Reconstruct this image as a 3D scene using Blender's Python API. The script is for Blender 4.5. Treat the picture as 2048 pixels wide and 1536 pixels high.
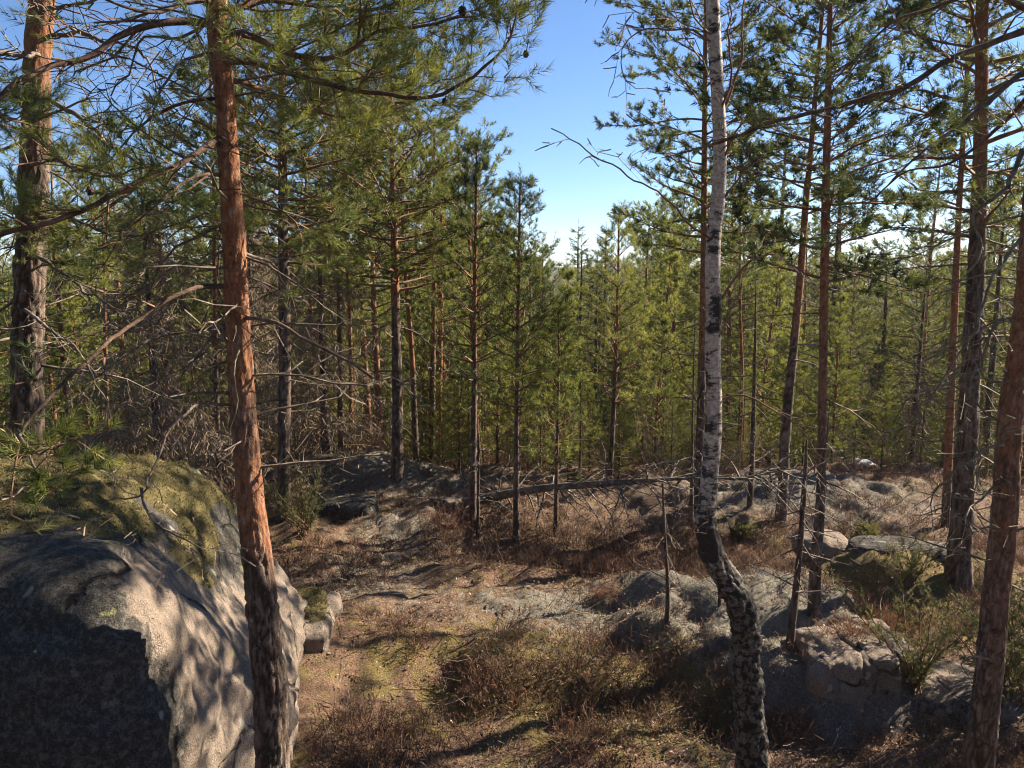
import bpy, math, random
import numpy as np
from math import sin, cos, pi, radians, sqrt

for o in list(bpy.data.objects):
    bpy.data.objects.remove(o)
SC = bpy.context.scene
COL = SC.collection

# ------------------------------------------------------------------ camera, sky, sun, exposure
CAM_Z = 3.6
HFOV = radians(66.0)
PITCH = radians(8.6)
cd = bpy.data.cameras.new('camera'); cam = bpy.data.objects.new('camera', cd); COL.objects.link(cam)
cam.location = (0, 0, CAM_Z); cam.rotation_euler = (pi / 2 - PITCH, 0, 0)
cd.sensor_width = 36.0; cd.lens = 18.0 / math.tan(HFOV / 2); cd.clip_start = 0.05; cd.clip_end = 6000
SC.camera = cam

SUN_AZ = radians(62.0)      # clockwise from the view direction
SUN_EL = radians(30.0)
W = bpy.data.worlds.new('World'); SC.world = W; W.use_nodes = True
wn = W.node_tree; bg = wn.nodes['Background']
sky = wn.nodes.new('ShaderNodeTexSky'); sky.sky_type = 'NISHITA'; sky.sun_disc = False
sky.sun_elevation = SUN_EL; sky.sun_rotation = SUN_AZ
sky.air_density = 0.8; sky.dust_density = 0.0; sky.ozone_density = 7.0
wn.links.new(sky.outputs[0], bg.inputs[0]); bg.inputs[1].default_value = 0.054
sl = bpy.data.lights.new('sun', 'SUN'); sl.energy = 5.0; sl.angle = radians(0.53); sl.color = (1.0, 0.84, 0.64)
sun = bpy.data.objects.new('sun', sl); COL.objects.link(sun)
sun.rotation_euler = (pi / 2 - SUN_EL, 0, pi - SUN_AZ)   # light comes from azimuth SUN_AZ
sun.location = (20, 10, 20)
vs = SC.view_settings; vs.view_transform = 'Standard'; vs.look = 'None'; vs.exposure = 1.8; vs.gamma = 1.0
vs.use_curve_mapping = False
SC.render.engine = 'CYCLES'
cy = SC.cycles
cy.use_denoising = True; cy.denoiser = 'OPENIMAGEDENOISE'; cy.denoising_input_passes = 'RGB_ALBEDO_NORMAL'
cy.max_bounces = 5; cy.diffuse_bounces = 3; cy.glossy_bounces = 2; cy.transmission_bounces = 3; cy.transparent_max_bounces = 4
cy.use_adaptive_sampling = False; cy.caustics_reflective = False; cy.caustics_refractive = False
cy.sample_clamp_indirect = 4.0; cy.pixel_filter_type = 'BLACKMAN_HARRIS'; cy.filter_width = 1.1

# ------------------------------------------------------------------ picture helpers (positions read off the photograph)
FPX = 1024.0 / math.tan(HFOV / 2)
CP, SP = cos(PITCH), sin(PITCH)
def ray(px, py):
    u = (px - 1024.0) / FPX; v = (768.0 - py) / FPX
    return (u, CP + v * SP, -SP + v * CP)
def at(px, py, Y):
    d = ray(px, py); t = Y / d[1]
    return np.array((d[0] * t, Y, CAM_Z + d[2] * t))
def mpp(p):                                   # metres per photograph pixel at a point
    return (p[1] * CP + (CAM_Z - p[2]) * SP) / FPX

# ------------------------------------------------------------------ noise
def _h(ix, iy, iz, s):
    n = (ix.astype(np.int64) * 73856093) ^ (iy.astype(np.int64) * 19349663) ^ (iz.astype(np.int64) * 83492791) ^ (s * 2654435761 & 0x7fffffff)
    n = n & 0x7fffffff
    n = (n ^ (n >> 13)) * 1274126177 & 0x7fffffff
    n = (n ^ (n >> 15)) * 461845907 & 0x7fffffff
    n = n ^ (n >> 16)
    return (n & 0xffffff) / float(0xffffff)
def vn(p, s=0):
    f = np.floor(p); t = p - f; t = t * t * (3 - 2 * t)
    i = f.astype(np.int64); x, y, z = i[:, 0], i[:, 1], i[:, 2]
    a = 0
    for dx in (0, 1):
        wx = t[:, 0] if dx else 1 - t[:, 0]
        for dy in (0, 1):
            wy = t[:, 1] if dy else 1 - t[:, 1]
            for dz in (0, 1):
                wz = t[:, 2] if dz else 1 - t[:, 2]
                a = a + _h(x + dx, y + dy, z + dz, s) * wx * wy * wz
    return a * 2 - 1
def fbm(p, o=4, s=0, g=0.5):
    a = 0; w = 1.0; q = np.array(p, float)
    for k in range(o):
        a = a + w * vn(q, s + k * 17); q = q * 2.03 + 5.1; w *= g
    return a
def worley(p, s=0):
    i = np.floor(p).astype(np.int64); f1 = np.full(len(p), 9.0); f2 = f1.copy(); cid = np.zeros(len(p))
    for dx in (-1, 0, 1):
        for dy in (-1, 0, 1):
            for dz in (-1, 0, 1):
                c = i + (dx, dy, dz)
                q = np.stack([c[:, k] + 0.15 + 0.7 * _h(c[:, 0], c[:, 1], c[:, 2], s + k) for k in range(3)], 1)
                d = np.sqrt(((q - p) ** 2).sum(1)); m = d < f1
                f2 = np.where(m, f1, np.minimum(f2, d)); cid = np.where(m, _h(c[:, 0], c[:, 1], c[:, 2], s + 9), cid)
                f1 = np.where(m, d, f1)
    return f1, f2, cid
def sst(a, b, x):
    t = np.clip((x - a) / (b - a), 0, 1); return t * t * (3 - 2 * t)

# ------------------------------------------------------------------ mesh builder
class MB:
    def __init__(s):
        s.V = []; s.T = []; s.Q = []; s.TM = []; s.QM = []; s.n = 0; s.A = {}
    def add(s, V, T=None, Q=None, m=0, **attr):
        V = np.asarray(V, float); k = len(V)
        if k == 0: return
        s.V.append(V)
        if T is not None and len(T): s.T.append(np.asarray(T) + s.n); s.TM.append(np.full(len(T), m))
        if Q is not None and len(Q): s.Q.append(np.asarray(Q) + s.n); s.QM.append(np.full(len(Q), m))
        for a in set(list(attr) + list(s.A)):
            if a not in s.A: s.A[a] = [np.zeros(s.n)] if s.n else []
            v = attr.get(a, 0.0)
            s.A[a].append(np.broadcast_to(np.asarray(v, float), (k,)))
        s.n += k
    def tube(s, P, R, seg=6, m=0, disp=None, **attr):
        P = np.asarray(P, float); R = np.asarray(R, float); n = len(P)
        T = np.gradient(P, axis=0); T /= np.linalg.norm(T, axis=1)[:, None] + 1e-9
        ref = np.array((0, 1.0, 0.02)) if abs(T[0][2]) > 0.7 else np.array((0.02, 0.03, 1.0))
        U = np.empty_like(P); u = ref
        for i in range(n):
            u = u - T[i] * np.dot(u, T[i]); u = u / (np.linalg.norm(u) + 1e-9); U[i] = u
        Wv = np.cross(T, U)
        th = np.arange(seg) * 2 * pi / seg
        C, S = np.cos(th), np.sin(th)
        dirs = C[None, :, None] * U[:, None] + S[None, :, None] * Wv[:, None]
        if disp is not None:
            L = np.concatenate([[0], np.cumsum(np.linalg.norm(np.diff(P, axis=0), axis=1))])
            rr, at2 = disp(np.repeat(L, seg), np.tile(th, n), np.repeat(R, seg))
            V = (P[:, None] + dirs * rr.reshape(n, seg, 1)).reshape(-1, 3); attr.update(at2)
        else:
            V = (P[:, None] + dirs * R[:, None, None]).reshape(-1, 3)
        for k2, v2 in list(attr.items()):
            v2 = np.asarray(v2)
            if v2.ndim == 1 and len(v2) == n: attr[k2] = np.repeat(v2, seg)
        a = np.arange(n - 1)[:, None] * seg; j = np.arange(seg)[None]; j2 = (j + 1) % seg
        Q = np.stack([a + j, a + j2, a + seg + j2, a + seg + j], -1).reshape(-1, 4)
        T3 = [[(n - 1) * seg + i, (n - 1) * seg + (i + 1) % seg, (n - 1) * seg + 0] for i in range(1, seg - 1)]
        s.add(V, T3, Q, m, **attr)
    def sticks(s, S, m=0, **attr):               # S rows: p0 p1 r0 r1
        S = np.asarray(S, float).reshape(-1, 8)
        thin = S[:, 6] < 0.0045; F_ = S[thin]; S = S[~thin]
        if len(F_):
            a, b = F_[:, :3], F_[:, 3:6]; v = b - a; x = np.cross(v, np.random.default_rng(len(F_)).normal(size=v.shape)); x /= np.linalg.norm(x, axis=1)[:, None] + 1e-9
            V = np.stack([a - x * F_[:, 6:7], a + x * F_[:, 6:7], b + x * F_[:, 7:8], b - x * F_[:, 7:8]], 1).reshape(-1, 3)
            s.add(V, None, np.arange(len(V)).reshape(-1, 4), m)
        n = len(S)
        if n == 0: return
        a, b, r0, r1 = S[:, :3], S[:, 3:6], S[:, 6:7], S[:, 7:8]
        d = b - a; d /= np.linalg.norm(d, axis=1)[:, None] + 1e-9
        ref = np.where(np.abs(d[:, 2:3]) > 0.9, np.array([[1.0, 0, 0]]), np.array([[0, 0, 1.0]]))
        u = np.cross(d, ref); u /= np.linalg.norm(u, axis=1)[:, None] + 1e-9; w = np.cross(d, u)
        vv = []
        for c, r in ((a, r0), (b + d * r1 * 0.5, r1)):
            for k in range(3):
                t = 2 * pi * k / 3; vv.append(c + (u * cos(t) + w * sin(t)) * r)
        V = np.stack(vv, 1).reshape(-1, 3); o = np.arange(n)[:, None, None] * 6
        Q = (np.array([[0, 1, 4, 3], [1, 2, 5, 4], [2, 0, 3, 5]])[None] + o).reshape(-1, 4)
        for k2, v2 in list(attr.items()):
            v2 = np.asarray(v2)
            if v2.ndim == 1 and len(v2) == n: attr[k2] = np.repeat(v2, 6)
        s.add(V, None, Q, m, **attr)
    def needles(s, SH, rg, ln=0.05, w=0.003, k=22, m=0, spread=0.85, tint=0.5, tj=0.22):   # SH rows: p d len
        SH = np.asarray(SH, float).reshape(-1, 7); n = len(SH)
        if n == 0: return
        p, d, L = SH[:, :3], SH[:, 3:6], SH[:, 6]
        d = d / (np.linalg.norm(d, axis=1)[:, None] + 1e-9)
        p = np.repeat(p, k, 0); D = np.repeat(d, k, 0); LL = np.repeat(L, k)
        t = rg.random(n * k); r = rg.normal(size=(n * k, 3)); r -= D * (r * D).sum(1)[:, None]
        r /= np.linalg.norm(r, axis=1)[:, None] + 1e-9
        sp = spread * (1.3 - 0.75 * t)
        nd = D * (0.75 + 0.3 * rg.random(n * k))[:, None] + r * sp[:, None]; nd /= np.linalg.norm(nd, axis=1)[:, None]
        b = p + D * (t * LL)[:, None]; l = ln * (0.7 + 0.5 * rg.random(n * k))
        x = np.cross(nd, rg.normal(size=(n * k, 3))); x /= np.linalg.norm(x, axis=1)[:, None] + 1e-9
        hw = (w * 0.5 * (0.8 + 0.4 * rg.random(n * k)))[:, None]
        V = np.stack([b - x * hw, b + x * hw, b + nd * l[:, None]], 1).reshape(-1, 3)
        tn = np.repeat(np.clip(tint + tj * rg.normal(size=n), 0, 1), k * 3)
        s.add(V, np.arange(n * k * 3).reshape(-1, 3), None, m, tint=tn)
    def mesh(s, name, mats, off=(0, 0, 0)):
        me = bpy.data.meshes.new(name)
        V = (np.concatenate(s.V) - np.asarray(off)) if s.V else np.zeros((0, 3))
        T = np.concatenate(s.T) if s.T else np.zeros((0, 3), int); Q = np.concatenate(s.Q) if s.Q else np.zeros((0, 4), int)
        me.vertices.add(len(V)); me.vertices.foreach_set('co', V.astype(np.float32).ravel())
        li = np.concatenate([T.ravel(), Q.ravel()]).astype(np.int32)
        me.loops.add(len(li)); me.loops.foreach_set('vertex_index', li)
        st = np.concatenate([np.arange(len(T)) * 3, len(T) * 3 + np.arange(len(Q)) * 4]).astype(np.int32)
        me.polygons.add(len(st)); me.polygons.foreach_set('loop_start', st)
        mi = np.concatenate((s.TM + s.QM) or [np.zeros(0, int)]).astype(np.int32)
        me.polygons.foreach_set('material_index', mi)
        for a, l in s.A.items():
            at_ = me.attributes.new(a, 'FLOAT', 'POINT'); at_.data.foreach_set('value', np.concatenate(l).astype(np.float32))
        for mt in mats: me.materials.append(mt)
        me.update(calc_edges=True)
        return me

def link(name, data, parent=None):
    o = bpy.data.objects.new(name, data); COL.objects.link(o)
    if parent is not None: o.parent = parent
    return o
def tag(o, label=None, cat=None, group=None, kind=None):
    if label: o['label'] = label
    if cat: o['category'] = cat
    if group: o['group'] = group
    if kind: o['kind'] = kind
    return o
def thing(name, label, cat, loc=(0, 0, 0), group=None):
    o = link(name, None); o.location = tuple(float(c) for c in loc); o.empty_display_size = 0.2
    return tag(o, label, cat, group)
def part(name, mb, mats, root, parent=None):
    return link(name, mb.mesh(name, mats, tuple(root.location)), parent or root)
def solo(name, mb, mats, label=None, cat=None, loc=(0, 0, 0), group=None, kind=None):
    o = link(name, mb.mesh(name, mats, loc)); o.location = tuple(float(c) for c in loc)
    return tag(o, label, cat, group, kind)
def copy_tree(root, loc, rz, sc, label=None, group=None):
    r = root.copy(); COL.objects.link(r); r.location = tuple(float(c) for c in loc); r.rotation_euler = (0, 0, rz); r.scale = (sc, sc, sc) if np.isscalar(sc) else sc
    if label: r['label'] = label
    if group: r['group'] = group
    for ch in list(root.children):
        c = ch.copy(); COL.objects.link(c); c.parent = r
        for g in list(ch.children):
            d = g.copy(); COL.objects.link(d); d.parent = c
    return r

# ------------------------------------------------------------------ materials
class NT:
    def __init__(s, name):
        s.m = bpy.data.materials.new(name); s.m.use_nodes = True; s.t = s.m.node_tree
        s.b = s.t.nodes['Principled BSDF']; s.o = s.t.nodes['Material Output']
        s.b.inputs['Specular IOR Level'].default_value = 0.25
    def n(s, typ, **k):
        nd = s.t.nodes.new('ShaderNode' + typ)
        for a, v in k.items():
            if hasattr(nd, a): setattr(nd, a, v)
            else: s.set(nd, a, v)
        return nd
    def set(s, nd, a, v):
        i = nd.inputs[a]
        if isinstance(v, bpy.types.NodeSocket): s.t.links.new(v, i)
        else: i.default_value = v
    def attr(s, a): return s.n('Attribute', attribute_name=a).outputs['Fac']
    def obj(s): return s.n('TexCoord').outputs['Object']
    def scl(s, vec, sc):
        nd = s.n('Mapping'); s.set(nd, 'Vector', vec); nd.inputs['Scale'].default_value = sc; return nd.outputs[0]
    def noise(s, vec, scale, det=4, rough=0.6):
        nd = s.n('TexNoise'); s.set(nd, 'Vector', vec); nd.inputs['Scale'].default_value = scale
        nd.inputs['Detail'].default_value = det; nd.inputs['Roughness'].default_value = rough; return nd.outputs['Fac']
    def voro(s, vec, scale, feat='F1'):
        nd = s.n('TexVoronoi'); nd.feature = feat; s.set(nd, 'Vector', vec); nd.inputs['Scale'].default_value = scale; return nd
    def ramp(s, fac, stops):
        nd = s.n('ValToRGB'); s.set(nd, 'Fac', fac); e = nd.color_ramp.elements
        while len(e) < len(stops): e.new(0.5)
        for el, (p, c) in zip(e, stops):
            el.position = p; el.color = (c, c, c, 1) if np.isscalar(c) else (*c, 1)
        return nd.outputs['Color']
    def mix(s, f, a, b, mode='MIX'):
        nd = s.n('MixRGB'); nd.blend_type = mode
        for i, v in ((0, f), (1, a), (2, b)):
            if isinstance(v, bpy.types.NodeSocket): s.t.links.new(v, nd.inputs[i])
            elif i == 0: nd.inputs[0].default_value = v
            else: nd.inputs[i].default_value = (*v, 1)
        return nd.outputs[0]
    def math(s, op, a, b=0.0, clamp=False):
        nd = s.n('Math', operation=op); nd.use_clamp = clamp
        for i, v in ((0, a), (1, b)):
            if isinstance(v, bpy.types.NodeSocket): s.t.links.new(v, nd.inputs[i])
            else: nd.inputs[i].default_value = v
        return nd.outputs[0]
    def bump(s, h, st, dist=0.01, nrm=None):
        nd = s.n('Bump'); nd.inputs['Strength'].default_value = st; nd.inputs['Distance'].default_value = dist; s.set(nd, 'Height', h)
        if nrm is not None: s.set(nd, 'Normal', nrm)
        return nd.outputs[0]
    def fin(s, col, rough=0.85, nrm=None):
        s.set(s.b, 'Base Color', col if isinstance(col, bpy.types.NodeSocket) else (*col, 1))
        s.set(s.b, 'Roughness', rough)
        if nrm is not None: s.set(s.b, 'Normal', nrm)
        return s.m

def m_needles(name, cols, trans=0.35):
    k = NT(name); rnd = k.n('ObjectInfo').outputs['Random']
    t = k.math('ADD', k.attr('tint'), k.math('MULTIPLY', k.math('SUBTRACT', rnd, 0.5), 0.6), True)
    c = k.ramp(t, [(0.0, cols[0]), (0.5, cols[1]), (1.0, cols[2])])
    k.fin(c, 0.55); k.b.inputs['Specular IOR Level'].default_value = 0.35
    tr = k.n('BsdfTranslucent'); k.set(tr, 'Color', k.mix(1.0, c, (1.25, 1.2, 0.8), 'MULTIPLY'))
    ms = k.n('MixShader'); ms.inputs[0].default_value = trans
    k.t.links.new(k.b.outputs[0], ms.inputs[1]); k.t.links.new(tr.outputs[0], ms.inputs[2]); k.t.links.new(ms.outputs[0], k.o.inputs[0])
    return k.m
M = {}
M['needle'] = m_needles('pine_needles', [(0.036, 0.058, 0.024), (0.112, 0.146, 0.042), (0.25, 0.265, 0.072)], 0.36)
M['needle_far'] = m_needles('far_needles', [(0.036, 0.056, 0.018), (0.140, 0.178, 0.042), (0.29, 0.31, 0.075)], 0.32)
M['spruce'] = m_needles('spruce_needles', [(0.030, 0.048, 0.016), (0.095, 0.125, 0.032), (0.20, 0.22, 0.055)], 0.34)
M['juniper'] = m_needles('juniper_needles', [(0.05, 0.07, 0.03), (0.10, 0.12, 0.045), (0.20, 0.19, 0.08)])
M['bud'] = m_needles('bud_leaves', [(0.16, 0.12, 0.04), (0.24, 0.19, 0.06), (0.32, 0.26, 0.08)], 0.3)

def m_bark_pine():
    k = NT('pine_bark'); v = k.obj()
    vz = k.scl(v, (1, 1, 0.4)); n1 = k.noise(vz, 14, 5); n2 = k.noise(k.scl(v, (1, 1, 0.6)), 60, 4, 0.7); n3 = k.noise(v, 3, 3)
    nf = k.noise(k.scl(v, (1, 1, 0.55)), 30, 4, 0.7)
    up = k.ramp(nf, [(0.30, (0.070, 0.036, 0.024)), (0.42, (0.21, 0.088, 0.044)), (0.54, (0.31, 0.140, 0.070)), (0.60, (0.27, 0.165, 0.115)), (0.72, (0.42, 0.28, 0.19))])
    lo = k.ramp(n1, [(0.28, (0.045, 0.035, 0.030)), (0.5, (0.145, 0.105, 0.085)), (0.72, (0.27, 0.22, 0.19))])
    mx = k.math('ADD', k.attr('mix'), k.math('MULTIPLY', k.math('SUBTRACT', n3, 0.5), 0.7), True)
    c = k.mix(mx, up, lo)
    c = k.mix(k.math('MULTIPLY', k.attr('crack'), 0.85), c, (0.030, 0.022, 0.016))
    lich = k.ramp(k.noise(v, 22, 4, 0.7), [(0.60, 0.0), (0.70, 0.6)])
    c = k.mix(k.math('MULTIPLY', lich, mx), c, (0.28, 0.30, 0.27))
    c = k.mix(0.5, c, k.mix(1.0, c, k.ramp(n2, [(0.3, 0.45), (0.7, 1.5)]), 'MULTIPLY'))
    h = k.math('ADD', k.math('MULTIPLY', nf, 0.9), k.math('MULTIPLY', n2, 0.5))
    return k.fin(c, 0.88, k.bump(h, 0.9, 0.02))
M['bark'] = m_bark_pine()
def m_birch():
    k = NT('birch_bark'); v = k.obj()
    n1 = k.noise(k.scl(v, (1, 1, 2.2)), 13, 7, 0.72); n2 = k.noise(k.scl(v, (1, 1, 7)), 22, 4, 0.6); n3 = k.noise(v, 55, 4, 0.7)
    wh = k.ramp(n3, [(0.25, (0.20, 0.17, 0.14)), (0.46, (0.40, 0.35, 0.30)), (0.66, (0.64, 0.59, 0.53))])
    wh = k.mix(k.ramp(n2, [(0.60, 0.0), (0.68, 0.55)]), wh, (0.13, 0.10, 0.08))
    lo = k.ramp(n3, [(0.28, (0.035, 0.032, 0.028)), (0.52, (0.115, 0.105, 0.092)), (0.75, (0.27, 0.255, 0.23))])
    c = k.mix(k.attr('mix'), wh, lo)
    dk = k.math('ADD', k.attr('crack'), k.math('MULTIPLY', k.attr('mix'), 0.07))
    bl = k.ramp(k.math('ADD', n1, k.math('MULTIPLY', dk, 0.30)), [(0.565, 0.0), (0.655, 0.95)])
    c = k.mix(bl, c, (0.018, 0.016, 0.015))
    return k.fin(c, 0.75, k.bump(k.math('ADD', n3, k.math('MULTIPLY', bl, -0.6)), 0.6, 0.012))
M['birch'] = m_birch()
def m_twig(name, a, b, c3):
    k = NT(name); v = k.obj(); n1 = k.noise(v, 12, 3); n2 = k.noise(v, 90, 3)
    c = k.ramp(n1, [(0.3, a), (0.5, b), (0.7, c3)])
    return k.fin(k.mix(0.5, c, k.mix(1.0, c, k.ramp(n2, [(0.3, 0.4), (0.7, 1.6)]), 'MULTIPLY')), 0.85, k.bump(n2, 0.5, 0.006))
M['twig'] = m_twig('live_twig_bark', (0.10, 0.06, 0.04), (0.17, 0.10, 0.065), (0.24, 0.15, 0.10))
M['dead'] = m_twig('dead_twig_bark', (0.060, 0.050, 0.042), (0.125, 0.100, 0.082), (0.26, 0.215, 0.175))
M['brown_dead'] = m_twig('dry_brown_twig', (0.20, 0.14, 0.095), (0.31, 0.225, 0.15), (0.42, 0.32, 0.225))
M['dead_spruce'] = m_twig('withered_spruce_twig', (0.13, 0.10, 0.072), (0.215, 0.165, 0.12), (0.32, 0.255, 0.19))
M['lichen_twig'] = m_twig('lichen_twig', (0.075, 0.065, 0.045), (0.15, 0.125, 0.080), (0.27, 0.235, 0.16))
M['limb'] = m_twig('limb_bark', (0.040, 0.028, 0.023), (0.105, 0.066, 0.047), (0.20, 0.135, 0.10))
M['birch_twig'] = m_twig('birch_twig', (0.10, 0.055, 0.04), (0.17, 0.10, 0.075), (0.24, 0.16, 0.13))
M['log'] = m_twig('log_bark', (0.055, 0.048, 0.042), (0.13, 0.112, 0.096), (0.26, 0.235, 0.21))
M['cone'] = m_twig('cone_scale', (0.03, 0.022, 0.018), (0.05, 0.035, 0.028), (0.08, 0.06, 0.05))

def m_rock(name, dark=0.5, lichen=0.5):
    k = NT(name); v = k.obj()
    sp = k.noise(v, 130, 3, 0.7); n1 = k.noise(v, 2.2, 4, 0.6); n2 = k.noise(v, 14, 5, 0.65)
    base = k.ramp(sp, [(0.30, (0.085, 0.070, 0.060)), (0.48, (0.225, 0.180, 0.145)), (0.66, (0.34, 0.285, 0.24))])
    base = k.mix(0.6, base, k.mix(1.0, base, k.ramp(k.noise(k.scl(v, (1, 1, 0.45)), 3.5, 5, 0.7), [(0.3, 0.45), (0.65, 1.35)]), 'MULTIPLY'))
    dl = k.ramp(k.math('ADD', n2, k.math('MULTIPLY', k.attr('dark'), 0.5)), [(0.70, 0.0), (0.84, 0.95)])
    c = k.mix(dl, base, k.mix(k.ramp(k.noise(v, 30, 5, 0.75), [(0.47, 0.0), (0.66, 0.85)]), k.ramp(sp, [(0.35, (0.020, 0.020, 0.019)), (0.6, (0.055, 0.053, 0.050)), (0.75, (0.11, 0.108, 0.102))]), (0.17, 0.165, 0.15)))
    vo = k.voro(v, 38); spots = k.ramp(vo.outputs['Distance'], [(0.13, 1.0), (0.20, 0.0)])
    pick = k.ramp(k.n('SeparateColor', Color=vo.outputs['Color']).outputs[0], [(0.70, 0.0), (0.72, 1.0)])
    c = k.mix(k.math('MULTIPLY', spots, pick), c, (0.03, 0.028, 0.025))
    vo2 = k.voro(k.mix(0.08, v, k.n('TexNoise', Vector=v, Scale=18.0).outputs['Color']), 7.0)
    l2 = k.ramp(vo2.outputs['Distance'], [(0.16, 1.0), (0.24, 0.0)])
    p2 = k.ramp(k.n('SeparateColor', Color=vo2.outputs['Color']).outputs[1], [(0.90 - 0.1 * lichen, 0.0), (0.91 - 0.1 * lichen, 0.8)])
    c = k.mix(k.math('MULTIPLY', l2, p2), c, k.mix(k.n('SeparateColor', Color=vo2.outputs['Color']).outputs[2], (0.25, 0.27, 0.07), (0.34, 0.36, 0.36)))
    c = k.mix(k.attr('moss'), c, k.ramp(n2, [(0.3, (0.030, 0.029, 0.012)), (0.5, (0.085, 0.074, 0.030)), (0.7, (0.16, 0.135, 0.060))]))
    wv = k.mix(0.35, v, k.n('TexNoise', Vector=v, Scale=1.6, Detail=5.0).outputs['Color'])
    ck = k.ramp(k.voro(wv, 1.3, 'DISTANCE_TO_EDGE').outputs['Distance'], [(0.004, 1.0), (0.016, 0.0)])
    ck = k.math('MULTIPLY', ck, k.ramp(n1, [(0.48, 0.0), (0.56, 1.0)]))
    c = k.mix(k.math('MULTIPLY', ck, 0.85), c, (0.02, 0.018, 0.016))
    h = k.math('SUBTRACT', k.math('ADD', k.math('MULTIPLY', sp, 0.6), k.math('MULTIPLY', n2, 1.2)), k.math('MULTIPLY', ck, 1.5))
    return k.fin(c, 0.92, k.bump(h, 0.9, 0.03))
M['rock'] = m_rock('granite', 0.5, 1.6)
def m_moss():
    k = NT('moss'); v = k.obj(); n = k.noise(v, 7, 5, 0.7); n2 = k.noise(v, 120, 3, 0.7)
    c = k.ramp(n, [(0.25, (0.045, 0.042, 0.018)), (0.45, (0.095, 0.082, 0.033)), (0.6, (0.145, 0.12, 0.050)), (0.78, (0.22, 0.195, 0.12))])
    c = k.mix(0.6, c, k.mix(1.0, c, k.ramp(n2, [(0.3, 0.3), (0.7, 1.7)]), 'MULTIPLY'))
    return k.fin(c, 0.95, k.bump(n2, 1.0, 0.015))
M['moss'] = m_moss()
def m_blades(name, a, b, c3):
    k = NT(name); c = k.ramp(k.attr('tint'), [(0.0, a), (0.5, b), (1.0, c3)]); k.fin(c, 0.8)
    tr = k.n('BsdfTranslucent'); k.set(tr, 'Color', c); ms = k.n('MixShader'); ms.inputs[0].default_value = 0.2
    k.t.links.new(k.b.outputs[0], ms.inputs[1]); k.t.links.new(tr.outputs[0], ms.inputs[2]); k.t.links.new(ms.outputs[0], k.o.inputs[0])
    return k.m
M['moss_blade'] = m_blades('moss_strand', (0.060, 0.060, 0.020), (0.135, 0.115, 0.045), (0.28, 0.235, 0.14))
M['heather'] = m_blades('heather_stem', (0.045, 0.032, 0.026), (0.115, 0.072, 0.053), (0.25, 0.135, 0.082))
M['grass'] = m_blades('dry_grass', (0.13, 0.12, 0.035), (0.30, 0.215, 0.12), (0.46, 0.35, 0.24))
M['leaf'] = m_blades('fallen_leaf', (0.12, 0.065, 0.04), (0.29, 0.17, 0.10), (0.55, 0.48, 0.42))
M['berry'] = m_blades('berry_leaf', (0.03, 0.05, 0.016), (0.06, 0.09, 0.025), (0.12, 0.13, 0.04))
M['lichen'] = m_blades('reindeer_lichen', (0.18, 0.175, 0.14), (0.31, 0.30, 0.255), (0.44, 0.43, 0.37))
def m_ground():
    k = NT('forest_floor'); v = k.obj()
    n1 = k.noise(v, 1.3, 5, 0.6); n2 = k.noise(v, 9, 5, 0.7); n3 = k.noise(v, 70, 4, 0.75); n4 = k.noise(v, 3.1, 5, 0.65)
    lit = k.ramp(n3, [(0.28, (0.045, 0.029, 0.021)), (0.46, (0.165, 0.103, 0.070)), (0.60, (0.29, 0.188, 0.130)), (0.78, (0.46, 0.33, 0.25))])
    mos = k.ramp(n3, [(0.28, (0.055, 0.050, 0.016)), (0.5, (0.19, 0.155, 0.052)), (0.75, (0.33, 0.26, 0.11))])
    lch = k.ramp(n3, [(0.28, (0.07, 0.068, 0.056)), (0.5, (0.215, 0.205, 0.175)), (0.75, (0.38, 0.365, 0.315))])
    rck = k.ramp(n3, [(0.3, (0.05, 0.048, 0.045)), (0.5, (0.17, 0.155, 0.14)), (0.7, (0.29, 0.27, 0.25))])
    c = k.mix(k.ramp(k.math('ADD', n4, k.math('MULTIPLY', k.attr('moss'), 0.35)), [(0.54, 0.0), (0.64, 0.85)]), lit, mos)
    c = k.mix(k.ramp(k.math('ADD', n2, k.math('MULTIPLY', k.attr('lichen'), 0.5)), [(0.72, 0.0), (0.86, 0.9)]), c, lch)
    c = k.mix(k.ramp(k.math('ADD', n2, k.attr('rock')), [(0.95, 0.0), (1.1, 1.0)]), c, rck)
    c = k.mix(0.55, c, k.mix(1.0, c, k.ramp(n2, [(0.25, 0.35), (0.7, 1.45)]), 'MULTIPLY'))
    ln_ = k.n('VectorMath', operation='LENGTH'); k.t.links.new(v, ln_.inputs[0])
    c = k.mix(k.ramp(k.math('MULTIPLY', ln_.outputs['Value'], 0.005), [(0.25, 0.0), (0.5, 1.0)]), c, k.ramp(k.noise(v, 0.09, 6, 0.75), [(0.35, (0.035, 0.05, 0.03)), (0.65, (0.10, 0.12, 0.05))]))
    return k.fin(c, 0.95, k.bump(k.math('ADD', n3, n2), 1.0, 0.04))
M['ground'] = m_ground()
def m_snow():
    k = NT('old_snow'); v = k.obj(); n = k.noise(v, 9, 5, 0.7)
    return k.fin(k.ramp(n, [(0.35, (0.25, 0.23, 0.21)), (0.5, (0.55, 0.56, 0.58)), (0.65, (0.75, 0.76, 0.78))]), 0.6, k.bump(n, 0.4, 0.04))
M['snow'] = m_snow()
def m_hills():
    k = NT('far_woodland'); v = k.obj(); n = k.noise(v, 0.08, 5, 0.7)
    return k.fin(k.ramp(n, [(0.3, (0.035, 0.045, 0.03)), (0.7, (0.10, 0.12, 0.06))]), 1.0)
M['hills'] = m_hills()

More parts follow.
